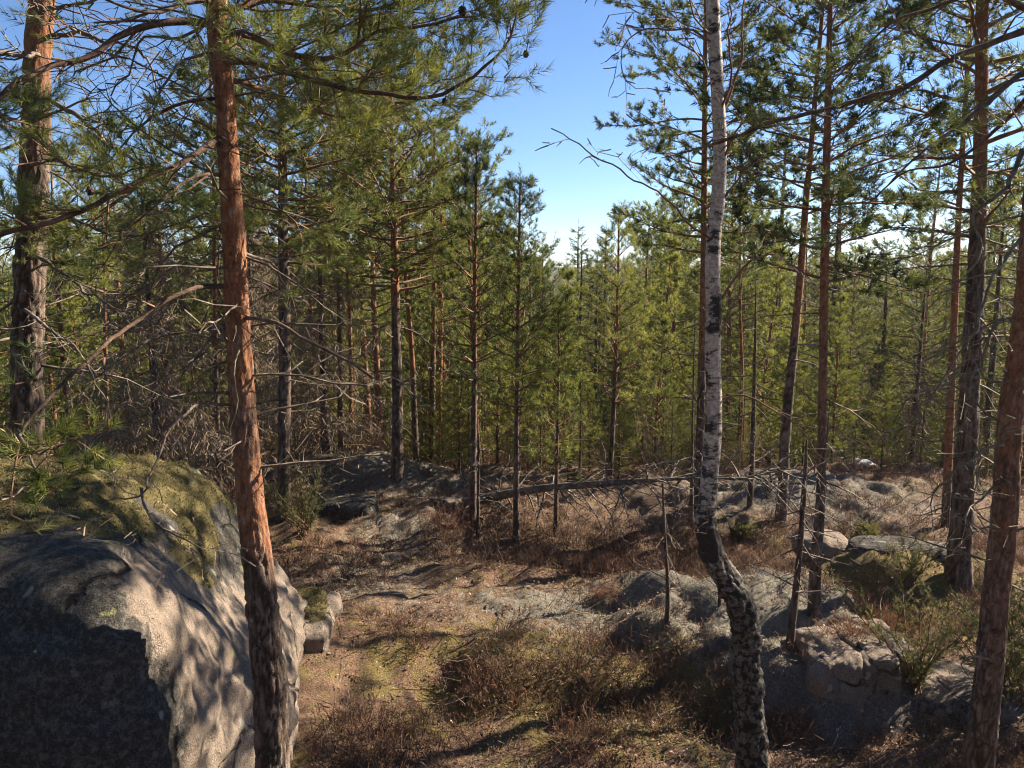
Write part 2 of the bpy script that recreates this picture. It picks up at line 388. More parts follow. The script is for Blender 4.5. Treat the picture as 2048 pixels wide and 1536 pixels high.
# ------------------------------------------------------------------ terrain
def g2(x, y, cx, cy_, rx, ry): return np.exp(-((x - cx) / rx) ** 2 - ((y - cy_) / ry) ** 2)
def seg_shelf(x, y):
    # raised granite shelf on the right: inside a skewed box with soft edges
    p = np.stack([x, y, 0 * x], -1) if np.ndim(x) else np.array([[x, y, 0.0]])
    p = p.reshape(-1, 3); nz = fbm(p * 1.6, 3, 40).reshape(np.shape(x) or (1,)) * 0.16
    wl = 1 - sst(1.6, 2.5, x)
    front = sst(5.68 - 0.3 * wl, 6.02 + 1.5 * wl, y - 0.10 * (x - 2.4) + nz)
    right = 1 - sst(3.0, 3.5, x - 0.10 * (y - 6.2) + nz * 1.4)
    left = sst(0.9, 2.3, x + 0.25 * (y - 6) + nz * 2)
    back = 1 - sst(7.2, 9.2, y + nz)
    r = front * right * left * back
    return r if np.ndim(x) else r.reshape(-1)[0]
def a_lichen(x, y):
    return (1.0 * seg_shelf(x, y) + 0.8 * g2(x, y, 4.3, 11.4, 3, 1.6) + 0.8 * g2(x, y, -2.2, 12.2, 2.4, 1.4) + 0.7 * g2(x, y, -1.7, 8.6, 1.0, 1.5) + 0.9 * g2(x, y, 0.8, 7.7, 1.4, 0.8) + 0.6 * g2(x, y, -1.2, 10.3, 0.9, 0.5)) * (1 - sst(16, 20, y))
def zt(x, y, fine=True):
    x = np.asarray(x, float); y = np.asarray(y, float); sh = np.broadcast(x, y).shape
    x = np.broadcast_to(x, sh).ravel(); y = np.broadcast_to(y, sh).ravel()
    p = np.stack([x, y, np.zeros_like(x)], 1)
    near = 1 - sst(25, 60, np.hypot(x, y))
    z = 0.16 * fbm(p * 0.45, 3, 3) * near
    z += 0.50 * seg_shelf(x, y)
    z += 0.50 * g2(x, y, -2.2, 12.4, 2.2, 1.0) + 0.28 * g2(x, y, -3.2, 9.0, 2.0, 2.5)
    z += 0.35 * g2(x, y, 4.3, 11.6, 2.6, 1.1) + 0.35 * g2(x, y, 4.4, 8.4, 1.0, 0.8)
    z -= 0.28 * g2(x, y, 1.2, 9.6, 2.2, 0.9)
    z += 0.25 * g2(x, y, -1.9, 6.6, 0.7, 0.9) - 0.15 * g2(x, y, -0.7, 6.3, 0.7, 0.8)
    z += 0.08 * g2(x, y, 0.2, 6.9, 1.2, 0.6)
    z += 1.9 * (1 - sst(0.8, 3.0, np.hypot(x * 0.7, y)))
    d = np.hypot(np.maximum(np.abs(x - 0.5) - 7.5, 0), np.maximum(y - 13.0, 0))
    z -= 5.0 * sst(0, 11, d) + 3.0 * sst(8, 26, d) + 3.0 * sst(20, 60, d)
    z += 2.0 * g2(x, y, 9.5, 20.5, 5.0, 2.6)
    m = (R0 := np.hypot(x, y)) < 20
    if fine and m.any():
        q = p[m] * 1.05; q = q + 0.35 * np.stack([fbm(p[m] * 1.7, 2, 50), fbm(p[m] * 1.7, 2, 51), 0 * q[:, 0]], 1)
        f1, f2, cid = worley(q, 52); k = np.clip(a_lichen(x[m], y[m]) * 1.3, 0, 1)
        z[m] += k * (0.13 * (cid - 0.5) * sst(0.02, 0.10, f2 - f1) - 0.06 * (1 - sst(0.0, 0.07, f2 - f1)))
    R = np.hypot(x, y)
    z += 15.0 * sst(220, 600, R) * (0.6 + 0.4 * vn(p * 0.004, 8)) * sst(-200, 100, y) 
    if fine:
        m = R < 40
        q = p[m]
        z[m] += 0.085 * fbm(q * 1.9, 3, 21) + 0.030 * fbm(q * 6.5, 3, 31)
    return z.reshape(sh) if sh else float(z[0])
def zt1(x, y): return float(zt(np.array([x]), np.array([y]))[0])
def ground_hit(px, py, y0=3.5, y1=90):
    d = ray(px, py); Y = np.linspace(y0, y1, 3000); t = Y / d[1]
    z = CAM_Z + d[2] * t; g = zt(d[0] * t, Y); i = np.argmax(z <= g)
    return np.array((d[0] * t[i], Y[i], g[i]))

def axis(lo, hi, step, far, ratio=1.16):
    a = list(np.arange(lo, hi, step)); s = step; v = a[-1]
    while v < far: s *= ratio; v += s; a.append(v)
    s = step; v = a[0]; b = []
    while v > -far: s *= ratio; v -= s; b.append(v)
    return np.array(b[::-1] + a)
gx = axis(-4.5, 8.5, 0.058, 760); gy = axis(3.5, 14.5, 0.058, 760)
X, Y_ = np.meshgrid(gx, gy); Z = zt(X, Y_)
nx, ny = len(gx), len(gy)
slope = np.hypot(np.gradient(Z, gx, axis=1), np.gradient(Z, gy, axis=0))
i0 = (np.arange(ny - 1)[:, None] * nx + np.arange(nx - 1)[None]).ravel()
def a_moss(x, y):
    return 0.8 * g2(x, y, 0.3, 6.3, 1.3, 0.7) + 0.9 * g2(x, y, 4.3, 8.2, 1.4, 1.0) + 0.5 * g2(x, y, 1.2, 5.9, 0.6, 0.8)
tb = MB()
tb.add(np.stack([X, Y_, Z], -1).reshape(-1, 3), None, np.stack([i0, i0 + 1, i0 + nx + 1, i0 + nx], 1),
       lichen=a_lichen(X, Y_).ravel(), moss=a_moss(X, Y_).ravel(), rock=(sst(0.9, 1.6, slope) * (np.hypot(X, Y_) < 30)).ravel())
solo('ground', tb, [M['ground']], 'brown heathy forest floor with moss and grey lichen', None, kind='structure')

# ------------------------------------------------------------------ rocks
def ico_grid(n):
    # cube-sphere directions
    t = np.linspace(-1, 1, n); t = np.tan(t * pi / 4)
    V = []; Q = []
    for ax in range(3):
        for sg in (-1, 1):
            a, b = np.meshgrid(t, t); c = np.full_like(a, sg)
            P = [None] * 3; P[ax] = c; P[(ax + 1) % 3] = a if sg > 0 else b; P[(ax + 2) % 3] = b if sg > 0 else a
            o = len(V) * n * n; V.append(np.stack(P, -1).reshape(-1, 3))
            i = (np.arange(n - 1)[:, None] * n + np.arange(n - 1)[None]).ravel() + o
            Q.append(np.stack([i, i + 1, i + n + 1, i + n], 1))
    V = np.concatenate(V); V /= np.linalg.norm(V, axis=1)[:, None]
    return V, np.concatenate(Q)
def rock_mesh(c, half, p=3.2, n=24, seed=0, rot=0.0, amp=0.12, fine=0.02, top_moss=0.0, dark=0.4, tilt=0.0, warp=None, pxy=None):
    D, Q = ico_grid(n); h = np.array(half, float)
    if pxy is None: r = 1.0 / (np.abs(D) ** p).sum(1) ** (1.0 / p)
    else: r = 1.0 / ((np.abs(D[:, 0]) ** pxy + np.abs(D[:, 1]) ** pxy) ** (p / pxy) + np.abs(D[:, 2]) ** p) ** (1.0 / p)
    V = D * r[:, None]
    V = V * h
    sc = 1.0 / h.mean()
    V += D * (amp * h.mean() * fbm(V * sc * 1.1 + seed, 3, seed))[:, None]
    V += D * (fine * fbm(V * 6 + seed, 4, seed + 5) + 1.3 * fine * (0.35 - np.abs(fbm(V * 1.9 + seed, 3, seed + 6))))[:, None]
    if warp is not None: V = warp(V)
    V[:, 2] += tilt * V[:, 0]
    cr, sr = cos(rot), sin(rot); V = np.stack([V[:, 0] * cr - V[:, 1] * sr, V[:, 0] * sr + V[:, 1] * cr, V[:, 2]], 1) + np.array(c)
    nz = D[:, 2]
    ms = np.clip(sst(0.62, 0.86, nz + 0.22 * fbm(V * 2.5, 4, seed + 3)) * top_moss, 0, 1)
    dk = np.clip(dark + 0.3 * fbm(V * 1.2, 3, seed + 8), 0, 1)
    return V, Q, ms, dk
# big boulder on the left
BC = np.array((-3.27, 5.12, 0.62))
def bwarp(V):
    V = V.copy()
    x, y, z = V.T; up = np.clip((z + 0.2) / 1.6, 0, 1)
    V[:, 0] -= 0.30 * up ** 2 * sst(0.6, 1.6, x) * sst(-1.7, 0.0, y)
    V[:, 2] -= 0.62 * sst(0.3, 1.65, x) * sst(-1.5, 0.2, y) * up
    V[:, 0] -= 0.33 * sst(-0.6, 1.3, y) * sst(0.3, 1.5, x)
    V[:, 1] += 0.10 * up ** 3 * sst(0.2, 1.2, -y)
    V[:, 2] -= 0.28 * sst(-0.9, 1.6, y) * up
    V[:, 0] += 0.05 * np.sin(y * 3.0 + 0.6) * sst(0.8, 1.6, x)
    return V
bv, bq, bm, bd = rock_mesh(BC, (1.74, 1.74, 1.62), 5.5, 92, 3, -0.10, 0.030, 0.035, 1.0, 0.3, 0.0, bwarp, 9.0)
# dark crust, painted over the whole camera side to deepen its shade; flank pale
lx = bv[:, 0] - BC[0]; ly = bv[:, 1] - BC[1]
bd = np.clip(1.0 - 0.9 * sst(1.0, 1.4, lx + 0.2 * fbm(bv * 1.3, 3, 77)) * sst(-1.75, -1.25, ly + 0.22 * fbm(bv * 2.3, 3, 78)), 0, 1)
boulder = thing('boulder', 'huge dark granite boulder with a moss cap beside the leaning pine', 'boulder', (BC[0], BC[1], 0.0))
RG = np.random.default_rng(11)
def blades(mb, base, nrm, rg, ln, w, lean=0.5, tint=0.5, tj=0.25, m=0):
    n = len(base); d = nrm + lean * rg.normal(size=(n, 3)); d /= np.linalg.norm(d, axis=1)[:, None]
    x = np.cross(d, rg.normal(size=(n, 3))); x /= np.linalg.norm(x, axis=1)[:, None] + 1e-9
    l = (ln * (0.5 + rg.random(n)))[:, None]; hw = w * (0.7 + 0.6 * rg.random(n))[:, None] * 0.5
    V = np.stack([base - x * hw, base + x * hw, base + d * l], 1).reshape(-1, 3)
    mb.add(V, np.arange(n * 3).reshape(-1, 3), None, m, tint=np.repeat(np.clip(tint + tj * rg.normal(size=n), 0, 1), 3))
def moss_cap(V, Q, ms, root, rg, thick, nb, name='moss_cap'):
    f = ms[Q].mean(1) > 0.06; q = Q[f]; used = np.unique(q); mp = -np.ones(len(V), int); mp[used] = np.arange(len(used))
    P = V[used].copy(); c = V.mean(0); up = (P - c); up /= np.linalg.norm(up, axis=1)[:, None]; up = up * 0.5 + np.array((0, 0, 0.6))
    e = sst(0.12, 0.9, ms[used]); lump = 1.25 - 1.3 * worley(P * 5.5 + 0.4 * np.stack([fbm(P * 6, 2, 30 + q_) for q_ in range(3)], 1), 13)[0] + 0.25 * vn(P * 20, 5)
    P += up * (thick * e * np.clip(lump, 0.05, 2) - 0.016 * (1 - sst(0.05, 0.35, ms[used])))[:, None]
    mbx = MB(); mbx.add(P, None, mp[q]); o = part(name, mbx, [M['moss']], root)
    fi = rg.integers(0, len(q), nb); w4 = rg.dirichlet((1, 1, 1, 1), nb); pts = (P[mp[q[fi]]] * w4[:, :, None]).sum(1)
    mb2 = MB(); t = 0.5 + 0.25 * fbm(pts * 4, 2, 12)
    blades(mb2, pts, np.tile((0, 0, 1.0), (nb, 1)), rg, 0.022, 0.006, 0.75, 0.0, 0.18)
    mb2.A['tint'][0] = np.clip(mb2.A['tint'][0] + np.repeat(t, 3), 0, 1)
    tag(part('moss_strands', mb2, [M['moss_blade']], root, o), kind='stuff')
bm = bm * sst(-1.5, -0.95, ly + 0.35 * fbm(bv * 1.9, 4, 79)) * (1 - sst(0.75, 1.25, lx + 0.3 * fbm(bv * 1.9, 4, 80)) * sst(-1.2, -0.6, -ly)); moss_cap(bv, bq, bm, boulder, RG, 0.07, 32000)
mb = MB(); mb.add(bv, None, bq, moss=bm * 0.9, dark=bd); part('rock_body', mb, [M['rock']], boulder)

def rock(name, label, c, half, **k):
    V, Q, ms, dk = rock_mesh(c, half, **k); mbx = MB(); mbx.add(V, None, Q, moss=ms, dark=dk)
    if k.get('top_moss', 0) > 0.6:
        r = thing(name, label, 'rock', (c[0], c[1], zt1(c[0], c[1]))); part('rock_body', mbx, [M['rock']], r)
        moss_cap(V, Q, ms, r, RG, 0.05, 5000); return r
    return solo(name, mbx, [M['rock']], label, 'rock', (c[0], c[1], zt1(c[0], c[1])))
def on_ground(px, py, dz=0.0): 
    h = ground_hit(px, py); return h + np.array((0, 0, dz))
c = on_ground(635, 1285); rock('mossy_rock', 'mossy knee-high rock tucked against the boulder foot', c + (-0.26, 0.28, 0.02), (0.38, 0.42, 0.24), seed=6, p=3.6, top_moss=1.0, dark=0.3, amp=0.2)
c = on_ground(690, 1035); rock('dark_rock', 'low dark rock on the slope below the pale outcrop', c + (0, 0.2, 0.05), (0.42, 0.3, 0.17), seed=9, dark=0.9)
c = on_ground(1655, 1110); rock('pale_rock', 'small pale rounded rock on the slope by the red pine', c + (0, 0.2, 0.02), (0.30, 0.25, 0.16), seed=15, dark=0.1)
c = on_ground(1840, 1120); rock('slab_rock', 'long lichen-grey slab in front of the thick double pine', c + (0, 0.35, -0.05), (0.62, 0.32, 0.13), seed=18, dark=0.8, rot=-0.15)
c = on_ground(1880, 1420); rock('slab_rock', 'flat dark slab half buried beside the juniper foot', c + (0.15, 0.3, 0.0), (0.7, 0.4, 0.16), seed=22, dark=0.5, rot=-0.5)
c = on_ground(905, 1020); rock('pale_rock', 'small grey rock under the butt of the fallen log', c + (0, 0.1, 0.03), (0.22, 0.18, 0.12), seed=25, dark=0.3)
for i, (x, y, hx, hz, lab) in enumerate([(2.62, 6.16, 0.24, 0.34, 'upright granite block in the middle of the shelf face'),
                                          (2.94, 6.22, 0.17, 0.33, 'narrow granite block next to the shelf corner'), (3.20, 6.36, 0.15, 0.31, 'granite block at the far corner of the shelf')]):
    rock('granite_block', lab, (x, y, 0.16), (hx, 0.34, hz), p=7.0, n=34, seed=31 + i, amp=0.06, fine=0.035, dark=0.35, rot=0.10 * i - 0.05)

# ------------------------------------------------------------------ trees: growth
def nrm3(a):
    l = sqrt(a[0] * a[0] + a[1] * a[1] + a[2] * a[2]) + 1e-9; return (a[0] / l, a[1] / l, a[2] / l)
class G:      # growth of twigs: collects sticks and shoots
    def __init__(s, seed): s.r = random.Random(seed); s.S = []; s.H = []
    def path(s, p, d, L, r0, r1, n, jit=0.12, trop=0.0):
        g = s.r.gauss; out = [p]; st = L / n; pr = r0
        for i in range(n):
            d = nrm3((d[0] + g(0, jit), d[1] + g(0, jit), d[2] + g(0, jit) + trop))
            q = (p[0] + d[0] * st, p[1] + d[1] * st, p[2] + d[2] * st); r = r0 + (r1 - r0) * (i + 1) / n
            s.S.append((*p, *q, pr, r)); out.append((q, d, (i + 1) / n)); p = q; pr = r
        return out[1:]
    def side(s, d, ang, flat=0.35):
        a = s.r.gauss
        u = nrm3((d[1], -d[0], 0.001)); w = nrm3((u[1] * d[2] - u[2] * d[1], u[2] * d[0] - u[0] * d[2], u[0] * d[1] - u[1] * d[0]))
        k = (1 if s.r.random() < 0.5 else -1); e = a(0, flat)
        o = nrm3((u[0] * k + w[0] * e, u[1] * k + w[1] * e, u[2] * k + w[2] * e))
        c, sn = cos(ang), sin(ang); return nrm3((d[0] * c + o[0] * sn, d[1] * c + o[1] * sn, d[2] * c + o[2] * sn))
    def shoot(s, p, d, L): s.H.append((*p, *d, L))
    def live(s, p, d, L, r, sub=2.2, shl=0.14, jit=0.10, trop=0.03, bare=0.3, need=1.0, sublen=0.55, up=0.45):
        n = max(3, int(L / 0.16)); U = s.r.uniform
        for q, dd, f in s.path(p, d, L, r, max(0.0025, r * 0.25), n, jit, trop):
            if f < bare: continue
            k = int(sub + s.r.random())
            for _ in range(k):
                sl_ = max(0.10, (L * (1.08 - f)) * sublen * U(0.5, 1.1)); sd = s.side(dd, U(0.6, 1.05))
                m = max(2, int(sl_ / 0.10))
                for q2, d2, f2 in s.path(q, sd, sl_, max(0.0028, r * 0.32), 0.002, m, 0.18, trop + 0.06):
                    if f2 > 0.35 and s.r.random() < need:
                        e = s.side(d2, U(0.4, 1.0), 0.9); e = nrm3((e[0], e[1], e[2] + up)); s.shoot(q2, e, shl * U(0.6, 1.2))
                for _k in range(2):
                    if s.r.random() < need: s.shoot(q2, nrm3((d2[0] + U(-.5, .5), d2[1] + U(-.5, .5), d2[2] + up + U(-.2, .3))), shl * U(0.7, 1.2))
        if s.r.random() < need: s.shoot(q, nrm3((dd[0], dd[1], dd[2] + up)), shl)
    def deadb(s, p, d, L, r, sub=1.2, jit=0.16, trop=-0.03, bare=0.15, tw=0.5, r1=0.002, tr2=-0.02):
        n = max(3, int(L / 0.13)); U = s.r.uniform
        for q, dd, f in s.path(p, d, L, r, r1, n, jit, trop):
            if f < bare: continue
            for _ in range(int(sub + s.r.random())):
                sl_ = max(0.08, L * (1.1 - f) * tw * U(0.4, 1.1)); sd = s.side(dd, U(0.5, 1.2), 0.6)
                for q2, d2, f2 in s.path(q, sd, sl_, max(0.0036, r * 0.34), 0.0022, max(2, int(sl_ / 0.1)), 0.24, trop + tr2):
                    if s.r.random() < 0.5: s.path(q2, s.side(d2, U(0.4, 1.1), 0.7), sl_ * U(0.25, 0.6), 0.0028, 0.0018, 3, 0.25, trop)
    def arr(s): return np.array(s.S).reshape(-1, 8), np.array(s.H).reshape(-1, 7)

def smooth(P, m):           # Catmull-Rom through rows of P
    P = np.asarray(P, float); n = len(P); E = np.vstack([2 * P[0] - P[1], P, 2 * P[-1] - P[-2]])
    out = []
    for i in range(n - 1):
        a, b, c, d = E[i:i + 4]; t = np.linspace(0, 1, m, endpoint=False)[:, None]
        out.append(0.5 * (2 * b + (c - a) * t + (2 * a - 5 * b + 4 * c - d) * t ** 2 + (3 * b - a - 3 * c + d) * t ** 3))
    return np.vstack(out + [P[-1:]])
def resample(P, step):      # even spacing along the first three columns
    L = np.concatenate([[0], np.cumsum(np.linalg.norm(np.diff(P[:, :3], axis=0), axis=1))]); n = max(4, int(L[-1] / step))
    t = np.linspace(0, L[-1], n); return np.stack([np.interp(t, L, P[:, k]) for k in range(P.shape[1])], 1)
def trunk_line(pts, Y, zbase=None, ztop=None, rtop=0.01, step=0.05, lean=0.0):
    """pts: (px, py, width px) from the top of the picture downwards; Y: distance, lean: change of distance per metre of height"""
    rows = []
    for px, py, w in pts:
        p = at(px, py, Y); p = at(px, py, Y + lean * (p[2] - 1.0)); rows.append((*p, 0.5 * w * mpp(p) / sqrt(1 + ((px - 1024) / FPX) ** 2)))
    rows = rows[::-1]                           # bottom to top
    P = np.array(rows)
    zb = zt1(P[0, 0], P[0, 1]) if zbase is None else zbase
    if P[0, 2] > zb + 0.02:
        d = (P[1] - P[0]) / max(0.05, P[1, 2] - P[0, 2]); b = P[0] - d * (P[0, 2] - zb) * 0.6; b[2] = zb; b[3] = P[0, 3] * 1.12; P = np.vstack([b, P])
    P[0, 2] = min(P[0, 2], zb) - 0.08
    if ztop is not None and ztop > P[-1, 2] + 0.1:
        d = (P[-1] - P[-2]) / max(0.05, P[-1, 2] - P[-2, 2]); d[:2] *= 0.6
        h = ztop - P[-1, 2]; m = P[-1] + d * h * 0.5; e = P[-1] + d * h; m[3] = (P[-1, 3] + rtop) * 0.55; e[3] = rtop; P = np.vstack([P, m, e])
    return resample(smooth(P, 8), step), zb
def bark_disp(cell=0.05, depth=0.16, zmix=(1.0, 2.5), seed=0, z0=0.0, flake=0.05, stretch=0.30):
    def f(L, th, R):
        q = np.stack([np.cos(th) * R / cell, np.sin(th) * R / cell, L / cell * stretch], 1)
        w = q + 0.75 * np.stack([fbm(q * 0.7, 2, seed + k) for k in (1, 2, 3)], 1)
        f1, f2, cid = worley(w, seed); e = f2 - f1; crack = 1 - sst(0.04, 0.26, e)
        mix = 1 - sst(zmix[0], zmix[1], L + z0 + 0.5 * fbm(q * 0.25, 2, seed))
        dd = depth * (0.25 + 0.75 * mix)
        rr = R * (1 + dd * (-0.8 * crack + 0.5 * (cid - 0.5)) + flake * fbm(q * 2.0, 2, seed + 4) + 0.05 * fbm(q * 0.18, 2, seed + 6))
        flare = 1 + 0.35 * np.exp(-(L + z0) / 0.18); 
        return rr * flare, dict(mix=mix, crack=crack * (0.35 + 0.65 * mix))
    return f
def interp_z(P, z):
    return np.array([np.interp(z, P[:, 2], P[:, k]) for k in range(4)])

def foliage(mb, g, rg, ln, w, k, tint, tj=0.27, spread=1.05, mtw=0, mnd=1):
    S, H = g.arr(); mb.sticks(S, mtw); mb.needles(H, rg, ln, w, k, mnd, spread, tint, tj)

def pine_crown(P, zb, zt_, R, nb, seed, tint, prof=None, ln=0.055, w=0.0050, k=30, sub=1.8, young=False, need=0.95, bare=0.25, shl=0.10):
    g = G(seed); rr = g.r; rg = np.random.default_rng(seed)
    for i in range(nb):
        t = (i + rr.random()) / nb; 
        if young: t = (int(t * nb / 5) + 0.3 + 0.12 * rr.random()) / (nb / 5)
        z = zb + (zt_ - zb) * min(t, 0.985); p = interp_z(P, z)
        az = i * 2.39996 + rr.uniform(-0.4, 0.4)
        if prof: pr = prof(t)
        elif young: pr = min(1.0, 0.10 + 1.15 * (1 - t)) * (0.55 + 0.45 * min(1, t / 0.25))
        else: pr = (0.65 + 0.35 * min(1, t / 0.3)) * sqrt(max(0.02, 1 - t ** 2.4)) 
        L = R * pr * rr.uniform(0.6, 1.15)
        el = (0.20 + 0.65 * t if young else 0.05 + 0.65 * t) + rr.uniform(-0.2, 0.2)
        d = (cos(az) * cos(el), sin(az) * cos(el), sin(el))
        g.live(tuple(p[:3]), d, max(0.15, L), max(0.006, min(p[3] * 0.45, 0.012 + L * 0.012)), sub, shl, 0.09, 0.05 if young else 0.02, bare, need, 0.38 if young else 0.5)
    top = P[-1]; g.shoot(tuple(top[:3]), (0, 0, 1), 0.25)
    for z in np.linspace(zt_ - 0.5, zt_, 4):
        q = interp_z(P, z); g.shoot(tuple(q[:3]), (rr.gauss(0, .1), rr.gauss(0, .1), 1), 0.2)
    mb = MB(); foliage(mb, g, rg, ln, w, k, tint)
    return mb
def dead_branches(P, z0, z1, n, L, seed, root, mat, rfac=0.25, elr=(-0.5, 0.25), sub=0.9, name='dead_branch', joined=False):
    rr = random.Random(seed); out = MB()
    for i in range(n):
        z = z0 + (z1 - z0) * (i + rr.random()) / n; p = interp_z(P, z); az = i * 2.39996 + rr.uniform(-.5, .5); el = rr.uniform(*elr)
        g = G(seed * 31 + i); ll = L * rr.uniform(0.35, 1.1)
        g.deadb(tuple(p[:3]), (cos(az) * cos(el), sin(az) * cos(el), sin(el)), ll, max(0.005, min(p[3] * rfac, 0.004 + 0.012 * ll)), sub)
        mb = out if joined else MB(); mb.sticks(g.arr()[0])
        if not joined: part(name, mb, [mat], root)
    if joined: tag(part('dead_twigs', out, [mat], root), kind='stuff')

def limb(root, pts, r0, r1, seed, live=True, sub=1.3, need=0.8, slen=0.7, start=0.2, shl=0.13, ln=0.055, w=0.0028, k=46, tint=0.42, mat=None, tmat=None, tw=0.6, seg=8, trop=0.02, wob=0.02, name='branch', tj=0.2, dens=0.16):
    """a main branch drawn through points (px, py, distance) with side twigs and, when live, needle shoots as a sub-part"""
    P = smooth(np.array([at(*q) for q in pts]), 7); P = resample(P, 0.05); n = len(P)
    wob = wob if live else max(wob, 0.05) if len(pts) != 6 or wob > 0.006 else wob
    P += wob * np.stack([fbm(P * 5 + 7 * c_, 3, seed + c_) for c_ in range(3)], 1) * np.linspace(0, 1, n)[:, None] ** 0.5
    if r0 > 0.009: r0, r1 = r0 * 0.66, max(0.003, r1 * 0.66)
    R = r0 + (r1 - r0) * np.linspace(0, 1, n) ** 0.8; R = R * (1 + 0.10 * vn(P * 25, seed))
    mb = MB(); tm = tmat or (M['twig'] if live else M['dead']); mb.tube(P, R, seg, 0, mix=np.full(n, 0.9 if live else 1.0))
    g = G(seed); rr = g.r; rg = np.random.default_rng(seed)
    T = np.gradient(P, axis=0); T /= np.linalg.norm(T, axis=1)[:, None]
    st = max(1, int(dens / 0.05)); tot = n * 0.05
    for i in range(int(n * start), n, st):
        f = i / n
        for _ in range(int(sub + rr.random())):
            L = slen * (1.15 - f) * rr.uniform(0.35, 1.1) + 0.06; d = g.side(tuple(T[i]), rr.uniform(0.5, 1.2), 0.7); rb = max(0.0025, min(R[i] * 0.5, 0.004 + 0.009 * L))
            if live: g.live(tuple(P[i]), d, L, rb, 1.3, shl, 0.15, trop, 0.2, need, 0.5)
            else: g.deadb(tuple(P[i]), d, L, rb, 1.0, 0.17, trop, 0.1, tw)
    if live: g.live(tuple(P[-1]), tuple(T[-1]), slen * 0.5, R[-1], 1.5, shl, 0.12, trop, 0.2, need, 0.5)
    S, H = g.arr(); mb.sticks(S, 1)
    br = part(name, mb, [mat or (M['limb'] if live else M['dead']), tm], root)
    if live and len(H):
        nb = MB(); nb.needles(H, rg, ln, w, k, 0, 0.8, tint, tj); part('needles', nb, [M['needle']], root, br)
    return br

def hero_trunk(name, label, cat, pts, Y, ztop, mat, disp, seg=60, step=0.014, rtop=0.03, zbase=None):
    P, zb = trunk_line(pts, Y, zbase, ztop, rtop, step)
    zv = CAM_Z + 0.36 * Y; hi = np.where(P[:, 2] > zv)[0]; keep = np.concatenate([np.where(P[:, 2] <= zv)[0], hi[::6], [len(P) - 1]]); P = P[np.unique(keep)]
    root = thing(name, label, cat, (P[0, 0], P[0, 1], zb))
    mb = MB(); mb.tube(P[:, :3], P[:, 3], seg, 0, disp); part('trunk', mb, [mat], root)
    return root, P
def simple_tree(name, label, pts, Y, ztop, crown, tint, seed, zmix=(2.5, 5), young=False, seg=14, dead=(0, 0, 0, 0), cat='pine', lean=0.0, needle=(0.062, 0.0085, 17), sub=2.3, deadmat=None, rtop=0.012, bare=0.2, need=0.97, cell=0.05):
    """crown: (z bottom, radius, branches); dead: (z0, z1, count, length)"""
    P, zb = trunk_line(pts, Y, None, ztop, rtop, 0.05, lean)
    root = thing(name, label, cat, (P[0, 0], P[0, 1], zb))
    mb = MB(); mb.tube(P[:, :3], P[:, 3], seg, 0, bark_disp(cell, 0.14, zmix, seed, 0.0)); part('trunk', mb, [M['bark']], root)
    if crown:
        zb_, R, nb = crown
        part('crown', pine_crown(P, zb_, P[-1, 2], R, nb, seed, tint, None, *needle, sub, young, need, bare), [M['twig'], M['needle']], root)
    if dead[2]: dead_branches(P, dead[0], dead[1], dead[2], dead[3], seed + 5, root, deadmat or M['dead'])
    return root, P

# ------------------------------------------------------------------ foreground pines and birch
# thick pine behind the boulder, at the picture's left border
A, PA = hero_trunk('pine_tree', 'thickest pine with pink-grey plated bark rising behind the mossy boulder', 'pine',
    [(86, -60, 50), (85, 0, 54), (74, 120, 56), (72, 250, 60), (66, 400, 66), (60, 550, 68), (56, 700, 70), (54, 850, 72), (54, 930, 74)], 6.1, 9.5, M['bark'],
    bark_disp(0.055, 0.16, (3.9, 5.0), 2))
limb(A, [(100, 200, 6.1), (160, 235, 5.9), (235, 300, 5.6), (310, 355, 5.4), (360, 405, 5.2), (410, 450, 5.1)], 0.030, 0.010, 101, False, 2.3, slen=0.8, start=0.15)
limb(A, [(66, 510, 6.0), (130, 548, 5.5), (180, 590, 5.2), (255, 625, 5.0), (330, 665, 4.9)], 0.024, 0.007, 102, False, 2.3, slen=0.7, start=0.25)
limb(A, [(50, 620, 6.0), (100, 655, 5.6), (150, 700, 5.3), (180, 745, 5.1), (215, 805, 5.0), (235, 890, 5.0)], 0.024, 0.006, 103, False, 2.3, slen=0.6, start=0.2)
limb(A, [(75, 85, 6.1), (150, 60, 5.9), (230, 85, 5.7), (290, 120, 5.6), (330, 190, 5.5), (350, 215, 5.5)], 0.03, 0.006, 104, False, 2.3, slen=0.8, start=0.1)
limb(A, [(80, 110, 6.1), (30, 112, 5.6), (-30, 105, 5.2)], 0.03, 0.018, 105, False, 1.2, slen=0.5)
limb(A, [(80, 20, 6.1), (150, 10, 5.8), (260, -10, 5.5), (340, 0, 5.3)], 0.028, 0.006, 106, True, 1.3, 0.15, 0.7, 0.2, tint=0.35)
limb(A, [(60, 330, 6.0), (110, 320, 5.4), (200, 350, 5.0), (290, 335, 4.8), (350, 350, 4.7)], 0.026, 0.006, 107, True, 1.3, 0.5, 0.65, 0.15, tint=0.5)
limb(A, [(62, 260, 6.0), (30, 240, 5.2), (-30, 230, 4.7)], 0.025, 0.01, 108, True, 1.6, 0.9, 0.6, 0.1, tint=0.45)
limb(A, [(58, 440, 6.0), (130, 430, 5.6), (220, 470, 5.3), (330, 455, 5.1), (400, 430, 5.0)], 0.026, 0.006, 109, True, 1.3, 0.55, 0.7, 0.15, tint=0.6)
dead_branches(PA, 2.8, 6.4, 26, 1.2, 71, A, M['dead'], 0.14, (-0.4, 0.4), 2.0)
part('crown', pine_crown(PA, 6.3, 9.4, 1.7, 34, 51, 0.4), [M['twig'], M['needle']], A)

